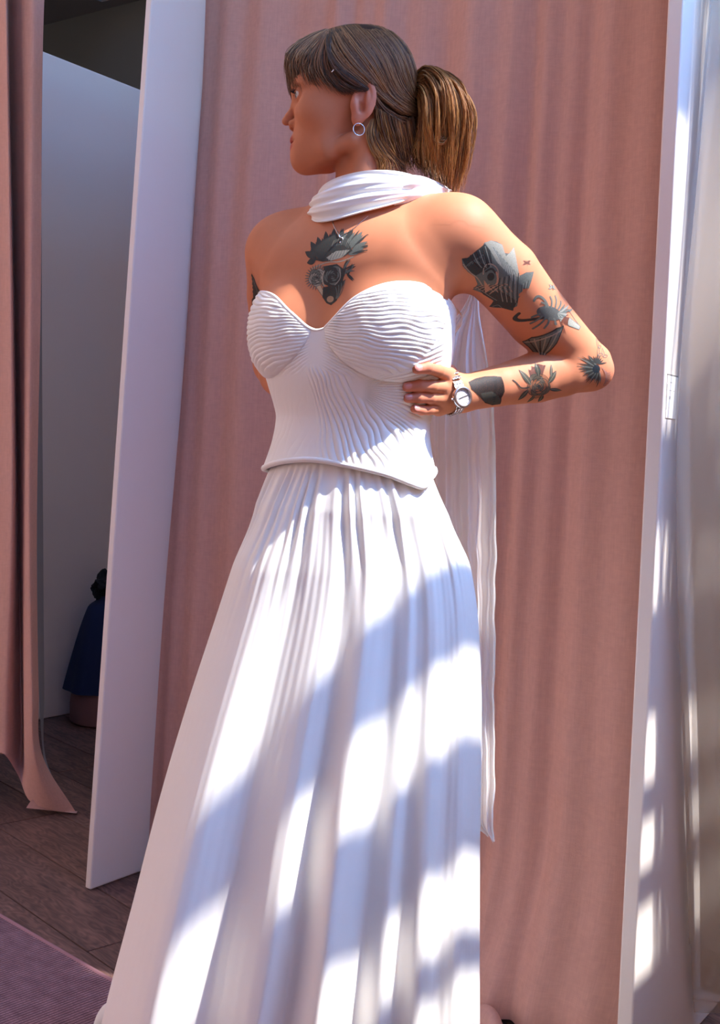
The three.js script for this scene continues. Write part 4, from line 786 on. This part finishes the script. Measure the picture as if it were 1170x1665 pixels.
const rose = (g, x, y, r, dark, light) => { for (let k = 4; k >= 0; k--) { const q = r * (0.25 + k * 0.19); for (let m = 0; m < 5; m++) { const a = m * 1.257 + k * 0.7; g.beginPath(); g.arc(x + Math.cos(a) * q * 0.45, y + Math.sin(a) * q * 0.45, q * 0.62, 0, 6.3); g.fillStyle = (k + m) % 2 ? dark : light; g.fill(); g.strokeStyle = ink; g.lineWidth = 0.7; g.stroke(); } } g.beginPath(); g.arc(x, y, r * 0.16, 0, 6.3); g.fillStyle = ink; g.fill(); };
// chest: dark feathered crest over two roses, ending in a point
tattoo('dark feather and rose tattoo on her breastbone', [488, 366, 592, 502], (g) => {
  const fan = [[513, 417, -2.55, 26], [518, 414, -2.15, 34], [524, 412, -1.95, 36], [532, 409, -1.78, 40], [541, 407, -1.66, 41], [550, 406, -1.5, 38], [558, 406, -1.3, 38], [566, 408, -1.05, 36], [570, 412, -0.62, 28], [566, 416, -0.4, 26], [512, 420, 2.95, 16]];
  for (const [x, y, a, l] of fan) { leaf(g, x, y, a, l, 11, x > 558 ? grey : ink); leaf(g, x + 3, y - 2, a + 0.12, l * 0.8, 6, x > 545 ? grey : ink); leaf(g, x + 5, y - 1, a + 0.2, l * 0.95, 4, ink); }
  poly(g, [[512, 416], [524, 398], [538, 388], [556, 386], [566, 398], [572, 410], [560, 418], [540, 422]], ink); for (let k = 0; k < 12; k++) curve(g, [[536 + k * 2.6, 412 - k * 0.4], [538 + k * 2.6, 398], [541 + k * 2.5, 384 + Math.abs(k - 5)]], k % 3 ? grey : '#8a877c', 0.9);
  poly(g, [[512, 420], [530, 400], [556, 398], [572, 410], [560, 418], [540, 424], [524, 424]], ink); poly(g, [[530, 418], [546, 408], [568, 408], [556, 420], [538, 424]], pale);
  for (let k = 0; k < 12; k++) curve(g, [[534 + k * 2.4, 423 - k * 0.6], [536 + k * 2.4, 416], [540 + k * 2.2, 411 - k * 0.4]], k % 2 ? grey : '#a89f92', 0.8);
  curve(g, [[506, 434], [530, 424], [552, 428], [574, 420]], '#b4a48f', 2);
  for (let k = 0; k < 26; k++) { const a = k * 0.242; leaf(g, 514 + Math.cos(a) * 12, 449 + Math.sin(a) * 12, a, 10, 2, grey); }
  rose(g, 514, 449, 14, grey, '#9d988c');
  for (let k = 0; k < 16; k++) leaf(g, 560 + rr(-6, 6), 446 + rr(-8, 6), rr(-1.5, 0.9), rr(14, 22), 3, k % 3 ? ink : grey);
  poly(g, [[526, 432], [548, 430], [562, 442], [556, 462], [540, 470], [526, 460]], ink); rose(g, 542, 448, 15, ink, grey); curve(g, [[527, 440], [522, 452], [526, 464]], '#b8ab98', 1.8); curve(g, [[552, 438], [556, 452], [544, 464]], '#a79e90', 1.2);
  poly(g, [[512, 464], [520, 462], [526, 476], [522, 480]], '#c2ab90', grey, 0.8);
  poly(g, [[524, 466], [548, 464], [562, 456], [552, 478], [546, 490], [536, 496], [528, 492], [522, 482]], ink); for (let k = 0; k < 4; k++) curve(g, [[545 + k * 5, 468 - k * 3], [548 + k * 3, 476], [545 + k, 486]], grey, 1.2);
  g.beginPath(); g.ellipse(535, 486, 7, 6, 0, 0, 6.3); g.fillStyle = '#a98a70'; g.fill(); g.strokeStyle = ink; g.lineWidth = 1.6; g.stroke();
}, 1.45, 1.75);
// upper arm: a large toothed leaf and wing shape with a face-like whorl
tattoo('large black and grey winged leaf tattoo on the upper arm', [738, 394, 880, 512], (g) => {
  poly(g, [[746, 422], [751, 426], [756, 421], [760, 428], [764, 420], [769, 425], [772, 411], [779, 409], [784, 403], [796, 402], [806, 405], [816, 410], [820, 420], [829, 422], [838, 417], [841, 432], [846, 450], [858, 447], [873, 449], [866, 462], [858, 474], [848, 488], [842, 501], [830, 499], [818, 501], [804, 505], [807, 490], [794, 482], [783, 478], [771, 474], [777, 463], [770, 450], [758, 442], [748, 432]], '#676c67');
  poly(g, [[784, 403], [796, 402], [816, 410], [822, 424], [838, 417], [846, 452], [826, 446], [806, 430], [794, 414]], pale);
  for (let k = 0; k < 14; k++) curve(g, [[796 + k * 3, 408 + k * 2.6], [806 + k * 2.6, 420 + k * 2], [814 + k * 2, 434 + k * 2.2]], k % 2 ? grey : '#9b9e98', 1);
  poly(g, [[746, 422], [756, 421], [770, 412], [784, 405], [794, 414], [798, 432], [786, 440], [772, 448], [758, 440]], ink);
  for (let k = 0; k < 5; k++) curve(g, [[752 + k * 6, 436 - k * 3], [762 + k * 5, 424 - k * 2.5], [774 + k * 3, 430]], '#6a6e6b', 1.1);
  curve(g, [[749, 430], [762, 444], [776, 452], [788, 470], [796, 462]], '#a98f7c', 1.6); curve(g, [[784, 446], [782, 434], [796, 430], [810, 440], [808, 456]], '#a98f7c', 1.8); curve(g, [[788, 442], [796, 436], [804, 444]], ink, 3);
  g.beginPath(); g.arc(797, 450, 6, 0, 6.3); g.fillStyle = ink; g.fill(); curve(g, [[806, 444], [812, 456], [800, 470]], '#c08a70', 3);
  poly(g, [[776, 466], [800, 476], [816, 470], [844, 486], [840, 500], [808, 490], [790, 482]], ink);
  for (let k = 0; k < 10; k++) curve(g, [[772 + k * 3, 470 + k], [784 + k * 4, 462 - k], [800 + k * 4, 474]], k % 2 ? '#b58a72' : ink, 1.1);
  poly(g, [[786, 455], [800, 470], [792, 478]], '#b98a70'); for (let k = 0; k < 6; k++) curve(g, [[760 + k * 5, 418 - k * 2], [766 + k * 5, 428 - k], [776 + k * 4, 436]], k % 2 ? '#8f8f85' : '#2c302f', 1.4);
  for (let k = 0; k < 9; k++) curve(g, [[812 + k * 4, 452 - k * 0.6], [810 + k * 4, 468], [818 + k * 3.4, 488]], k % 2 ? '#8f8679' : ink, 1.5);
  curve(g, [[776, 468], [790, 478], [812, 488]], '#9c9488', 0.8); poly(g, [[848, 458], [873, 449], [862, 470], [846, 490]], grey); for (let k = 0; k < 5; k++) curve(g, [[850 + k * 3, 462 - k], [850 + k * 2, 474], [847, 486]], k % 2 ? pale : ink, 0.9);
  poly(g, [[804, 505], [807, 490], [818, 492], [842, 496], [840, 502], [822, 500]], ink); curve(g, [[808, 502], [814, 494], [822, 500]], '#8e867a', 0.8);
}, 1.45, 1.8);
tattoo('scorpion-like flower tattoo above the elbow', [842, 478, 962, 546], (g) => {
  g.fillStyle = '#5d605d'; g.beginPath(); g.ellipse(892, 510, 22, 11, 0.15, 0, 6.3); g.fill();
  curve(g, [[863, 492], [864, 486], [872, 484], [882, 490], [888, 500]], grey, 4); curve(g, [[848, 514], [845, 520], [852, 526], [866, 522], [882, 518]], ink, 4.4);
  for (const [x0, y0, x1, y1] of [[876, 512, 866, 518], [880, 516, 868, 528], [886, 518, 874, 536], [892, 518, 888, 534], [900, 518, 906, 538], [894, 500, 892, 484], [902, 500, 904, 482], [908, 502, 916, 490], [884, 500, 876, 494]]) curve(g, [[x0, y0], [(x0 + x1) / 2 + 3, (y0 + y1) / 2 - 2], [x1, y1]], grey, 3);
  for (let k = 0; k < 8; k++) leaf(g, 906, 510, -0.7 + k * 0.24, 26 + (k % 3) * 10, 4, k % 2 ? pale : grey);
  poly(g, [[906, 516], [930, 514], [956, 528], [950, 533], [930, 528]], pale, grey); curve(g, [[918, 506], [930, 498], [938, 510], [954, 528]], grey, 1.2);
  curve(g, [[902, 524], [906, 536], [922, 536]], grey, 2.5);
}, 1.5, 1.85);
tattoo('striped shell tattoo at the inside of the elbow', [846, 542, 918, 580], (g) => { poly(g, [[850, 559], [862, 550], [884, 547], [900, 545], [911, 547], [904, 560], [894, 570], [882, 577], [872, 576], [860, 566]], grey, ink, 1.6); for (let k = 0; k < 6; k++) curve(g, [[858 + k * 9, 553 - k * 0.8], [866 + k * 6, 562], [880 + k, 576]], k % 2 ? '#a09686' : ink, 2); curve(g, [[852, 559], [876, 552], [908, 549]], '#a9988a', 1.6); }, 1.5, 1.9);
for (const [x, y] of [[856, 427], [897, 467]]) tattoo('small faint butterfly tattoo on the outer arm', [x - 10, y - 10, x + 10, y + 10], (g) => { for (const [a, l] of [[-0.6, 8], [0.3, 7], [2.6, 8], [3.6, 7]]) leaf(g, x, y, a, l, 3, '#8d8a80', grey); curve(g, [[x, y - 4], [x, y], [x + 1, y + 5]], ink, 1); }, 1.5, 1.85);
tattoo('spiky flower tattoo beside the elbow', [940, 548, 1002, 640], (g) => {
  for (let k = 0; k < 22; k++) { const a = 1.2 + k * 0.13; leaf(g, 972, 598, a, rr(22, 36), 3, k % 3 ? ink : grey); } for (let k = 0; k < 9; k++) leaf(g, 970, 592, -2.8 + k * 0.33, rr(12, 22), 2.6, ink);
  g.beginPath(); g.arc(969, 600, 7, 0, 6.3); g.fillStyle = '#27343b'; g.fill(); for (const [x, y] of [[975, 566], [983, 580], [972, 578]]) { leaf(g, x, y, -1.2, 14, 5, null, grey); leaf(g, x, y, -0.2, 12, 4, null, grey); }
  for (let k = 0; k < 8; k++) curve(g, [[978 + k * 3, 596 + k * 2], [986, 606 + k * 3], [996, 604 + k * 3]], '#a47e76', 0.8);
}, 1.5, 1.95);
tattoo('rose tattoo with leaves on the forearm', [826, 592, 920, 658], (g) => {
  rose(g, 876, 628, 19, '#6d5f50', '#a2694c'); for (const [x, y, a, l, w] of [[862, 626, -2.2, 26, 9], [858, 634, 2.2, 22, 8], [876, 612, -1.5, 18, 8], [892, 622, -0.9, 24, 8], [894, 632, 0.1, 26, 5], [886, 642, 1.5, 14, 7], [896, 612, -1.3, 18, 4], [872, 644, 2.0, 14, 6]]) { leaf(g, x, y, a, l, w, '#4c4c40', ink); curve(g, [[x, y], [x + Math.cos(a) * l * 0.5, y + Math.sin(a) * l * 0.5], [x + Math.cos(a) * l * 0.9, y + Math.sin(a) * l * 0.9]], '#8d7f6c', 0.8); }
  curve(g, [[858, 630], [846, 634], [838, 624], [832, 620]], ink, 2.4);
}, 1.5, 1.9);
tattoo('solid dark moth tattoo above the watch', [758, 604, 828, 664], (g) => {
  poly(g, [[762, 622], [776, 616], [792, 612], [806, 611], [818, 612], [820, 622], [822, 636], [819, 646], [823, 656], [808, 658], [792, 655], [782, 648], [772, 640], [764, 634]], '#2e2522');
  for (let k = 0; k < 8; k++) curve(g, [[784 + k * 4, 640 + k * 0.5], [790 + k * 3, 648], [800 + k * 2.5, 654]], k % 2 ? '#5d564c' : '#3b3a34', 1.6); poly(g, [[780, 640], [800, 636], [818, 648], [822, 656], [804, 657], [788, 652]], '#45433b');
}, 1.5, 1.85);
tattoo('dark tattoo on the outer right upper arm', [411, 448, 432, 508], (g) => { poly(g, [[411, 452], [419, 458], [426, 474], [428, 496], [420, 506], [411, 500]], '#45433c'); curve(g, [[414, 460], [420, 474], [418, 496]], '#7a7264', 1.2); }, 1.6, 2.1);
tattoo('dark rose tattoo at the right elbow', [422, 574, 450, 634], (g) => { poly(g, [[426, 582], [436, 584], [444, 596], [448, 612], [446, 632], [434, 616], [428, 600]], '#4b3a33'); rose(g, 437, 604, 10, '#3b302b', '#7a5d4c'); }, 1.7, 2.2);
// knuckle marks: small pale lines
// ---------- nails ----------
const nailM = new THREE.MeshPhysicalMaterial({ color: col('#d98f83'), roughness: 0.25, clearcoat: 0.5 });
for (const [a, b, r] of tipsL) {
  const t = b.clone().sub(a).normalize(), view = CAM.clone().sub(b).normalize(), nrm = view.addScaledVector(t, -view.dot(t)).addScaledVector(UP, 0.25).addScaledVector(t, -0.0).normalize(), sd = t.clone().cross(nrm).normalize();
  nrm.copy(sd.clone().cross(t).normalize()); if (nrm.dot(CAM.clone().sub(b)) < 0) nrm.negate();
  const g = sheet(14, 18, (u, v) => { const y = (v - 0.5) * 2, x = (u - 0.5) * 2, w = r * 0.72 * Math.sqrt(Math.max(0, 1 - Math.pow(Math.abs(y), 3.2))), ang = x * w / r, out = r + 0.00035 - 0.0009 * Math.max(0, y) ** 2; return b.clone().addScaledVector(t, y * r * 0.78 + r * 0.22).addScaledVector(sd, Math.sin(ang) * out).addScaledVector(nrm, Math.cos(ang) * out - (y > 0.2 ? (y - 0.2) ** 2 * r * 0.3 : 0)); });
  mesh('fingernail', g, nailM, body);
}
// ---------- watch ----------
{
  const wt = new THREE.Group(); wt.name = 'watch'; wt.userData.label = 'steel wristwatch with a white dial'; person.add(wt);
  const c = P(748, 641, 1.663), ax = wrL.clone().sub(elL).normalize(); // along the arm towards the hand
  const s = skinPoint(748, 646, 1.5, 1.75), nz = CAM.clone().sub(s).normalize().addScaledVector(UP, -0.06); nz.addScaledVector(ax, -nz.dot(ax)).normalize(); const ny = nz.clone().cross(ax).normalize(); if (ny.y < 0) ny.negate();
  const ctr = s.clone().addScaledVector(nz, 0.003), q = new THREE.Quaternion().setFromRotationMatrix(new THREE.Matrix4().makeBasis(ny.clone().cross(nz).normalize(), ny, nz));
  const put = (name, geo, mat, off = [0, 0, 0], parent = wt) => { const m = mesh(name, geo, mat, parent); m.quaternion.copy(q); m.position.copy(ctr).add(V(...off).applyQuaternion(q)); return m; };
  const R = 0.0148, lathe = (pts) => { const g = new THREE.LatheGeometry(pts.map(([x, y]) => new THREE.Vector2(x, y)), 64); g.rotateX(Math.PI / 2); return g; };
  put('watch_case', lathe([[0.002, -0.003], [R, -0.003], [R + 0.0012, 0], [R + 0.0012, 0.0035], [R, 0.0052], [R - 0.0022, 0.0058], [R - 0.003, 0.0046], [R - 0.003, 0.003]]), M.steel);
  const cv = document.createElement('canvas'); cv.width = cv.height = 256; const g = cv.getContext('2d'); g.fillStyle = '#b9b3b0'; g.fillRect(0, 0, 256, 256); g.strokeStyle = '#a6a3a0'; g.lineWidth = 3; g.beginPath(); g.arc(128, 128, 84, 0, 6.3); g.stroke(); g.fillStyle = '#7b7876'; for (let k = 0; k < 12; k++) { g.save(); g.translate(128, 128); g.rotate(k * Math.PI / 6); g.fillRect(-4, -116, 8, k % 3 ? 16 : 26); g.restore(); }
  const dt = new THREE.CanvasTexture(cv); dt.colorSpace = THREE.SRGBColorSpace;
  put('watch_dial', new THREE.CircleGeometry(R - 0.0028, 48), new THREE.MeshStandardMaterial({ map: dt, roughness: 0.4 }), [0, 0, 0.0034]);
  const hm = new THREE.MeshStandardMaterial({ color: col('#5d5a58'), roughness: 0.4, metalness: 0.6 });
  for (const [l, a, w] of [[0.0068, 1.75, 0.001], [0.0095, -1.45, 0.0008]]) { const b = new THREE.BoxGeometry(w, l, 0.0003); b.translate(0, l / 2, 0); b.rotateZ(a); put('watch_hand', b, hm, [0, 0, 0.0039]); }
  const cr = new THREE.CylinderGeometry(0.0018, 0.0018, 0.003, 16); cr.rotateZ(Math.PI / 2); put('crown', cr, M.steel, [-R - 0.002, 0, 0.001]);
  // bracelet links all the way round the wrist
  const axisT = ctr.clone().sub(elL).dot(ax), mid0 = elL.clone().addScaledVector(ax, axisT), along = V(1, 0, 0).applyQuaternion(q), NLk = 30, lg = new RoundedBoxGeometry(0.0052, 0.0056, 0.0026, 2, 0.0007), li = new RoundedBoxGeometry(0.0048, 0.0056, 0.0022, 2, 0.0007);
  for (let k = 0; k < NLk; k++) {
    const a = k / NLk * 2 * Math.PI + 0.105; if (Math.cos(a) > 0.89) continue;
    const d = nz.clone().multiplyScalar(Math.cos(a)).addScaledVector(ny, Math.sin(a)); let r = 0.012; const p = V(0, 0, 0);
    for (; r < 0.045; r += 0.0004) { p.copy(mid0).addScaledVector(d, r); if (bodySDF(p.x, p.y, p.z) > 0) break; }
    r = Math.min(r, 0.034) + 0.0016;
    for (const x of [-0.0051, 0, 0.0051]) { const m = mesh('link', x ? lg : li, M.steel, wt); m.position.copy(mid0).addScaledVector(d, r).addScaledVector(along, x); m.quaternion.setFromRotationMatrix(new THREE.Matrix4().makeBasis(along, nz.clone().multiplyScalar(-Math.sin(a)).addScaledVector(ny, Math.cos(a)), d)); }
  }
}
// ---------- necklace, earring, rings ----------
{
  const silver = new THREE.MeshStandardMaterial({ color: col('#dcdad8'), roughness: 0.2, metalness: 1 }), nk = new THREE.Group(); nk.name = 'necklace'; nk.userData.label = 'fine silver chain with a small hooked pendant'; person.add(nk);
  const on = (px, py, k = 0.0012) => { const p = skinPoint(px, py, 1.45, 1.8); return p.addScaledVector(V(0, 0, 1), k); };
  const ch = new THREE.CatmullRomCurve3([on(538, 352, 0.004), on(542, 366), on(548, 378), on(552, 384, 0.002), on(560, 381), on(572, 374), on(586, 362), on(598, 352, 0.003)]);
  mesh('chain', new THREE.TubeGeometry(ch, 120, 0.0006, 6), silver, nk);
  const pc = on(553, 386, 0.0035), pt = new THREE.CatmullRomCurve3([[-2, 3], [-1, 0], [2.5, -1.5], [4, -4.5], [3, -8], [0.5, -9], [0, -6.5]].map(([x, y]) => pc.clone().addScaledVector(RIGHT, x / 1000).addScaledVector(UP, y / 1000)));
  mesh('pendant', new THREE.TubeGeometry(pt, 40, 0.0011, 8), silver, nk);
  const er = new THREE.TorusGeometry(0.0085, 0.0007, 8, 40); const e = mesh('earring', er, silver, person); e.position.copy(head.world(-0.002, -0.052, 0.0725)); e.rotation.y = 0.35;
  e.userData.label = 'thin silver hoop earring';
}
// ---------- tulle gown hanging at the right edge ----------
{
  const tulle = new THREE.MeshPhysicalMaterial({ color: col('#dccfbd'), roughness: 0.8, side: THREE.DoubleSide, transparent: true, opacity: 0.5 }), net = new THREE.MeshPhysicalMaterial({ color: col('#e2d6c6'), roughness: 0.8, side: THREE.DoubleSide, transparent: true, opacity: 0.34 });
  const t = thing('tulle_gown', 'ivory tulle gown hanging in soft layers at the right edge beside the white board', 'gown');
  // free edge of the outermost layer by height
  const edge = curve1([[-420, 1182], [0, 1150], [300, 1126], [560, 1106], [800, 1100], [1200, 1106], [1500, 1112], [1665, 1116], [1850, 1122]]);
  const onBoard = (px, py, n) => { const a = CAM.clone(), dir = P(px, py, 1).sub(CAM), k = (n - a.clone().sub(L0).dot(N)) / dir.dot(N); return a.addScaledVector(dir, k); };
  const layer = (name, back, shift, ph, mat, bottom) => mesh(name, sheet(170, 90, (u, v) => {
    const py = lerp(-420, bottom + 26 * Math.sin(u * 5 + ph), v), e = onBoard(edge(py) + shift * 0.6 + 4 * Math.sin(v * 9 + ph), py, 1.342 + back * 0.15);
    const f = 0.011 * Math.sin(u * 41 + ph + 3 * Math.sin(u * 5 + v * 1.3)) * (0.35 + v) + 0.008 * Math.sin(u * 97 + ph * 2 + v * 4);
    return e.addScaledVector(N, u * 0.5).addScaledVector(D, u * 0.21 + 0.012 - back * 0.05 + f * smooth(0.06, 0.3, u) - 0.0 * Math.sin(Math.min(1, u * 2.2) * Math.PI / 2) * v);
  }), mat, t);
  layer('lining', 0.02, 34, 0.4, new THREE.MeshPhysicalMaterial({ color: col('#d3c3ad'), roughness: 0.8, side: THREE.DoubleSide, transparent: true, opacity: 0.85 }), 1600);
  layer('tulle_layer', 0.035, 22, 1.9, tulle, 1625);
  layer('tulle_layer', 0.05, 10, 4.1, net, 1650);
  layer('tulle_layer', 0.065, 0, 5.2, net, 1560);
  const top = onBoard(1182, -420, 1.36).addScaledVector(N, 0.22).addScaledVector(D, 0.1);
  const hg = new THREE.TorusGeometry(0.02, 0.003, 8, 24, Math.PI * 1.4); const hk = mesh('hanger_hook', hg, M.steel, t); hk.position.copy(top).add(V(0, 0.03, 0)); hk.rotation.y = PSI + Math.PI / 2;
  const rel = top.clone().sub(L0), dn = rel.dot(N), dd = rel.dot(D), rt = thing('garment_rail', 'steel wall rail carrying the tulle gown', 'rail', top.clone().add(V(0, 0.066, 0)), PSI + Math.PI / 2);
  const r = new THREE.CylinderGeometry(0.013, 0.013, 1.3, 16); r.rotateZ(Math.PI / 2); mesh('rod', r, M.steel, rt);
  for (const s of [-0.6, 0.6]) { const pz = new THREE.CylinderGeometry(0.009, 0.009, NW - dn, 16); pz.rotateX(Math.PI / 2); mesh('arm', pz, M.steel, rt).position.set(s, 0, (NW - dn) / 2); }
}
renderer.render(scene, camera);
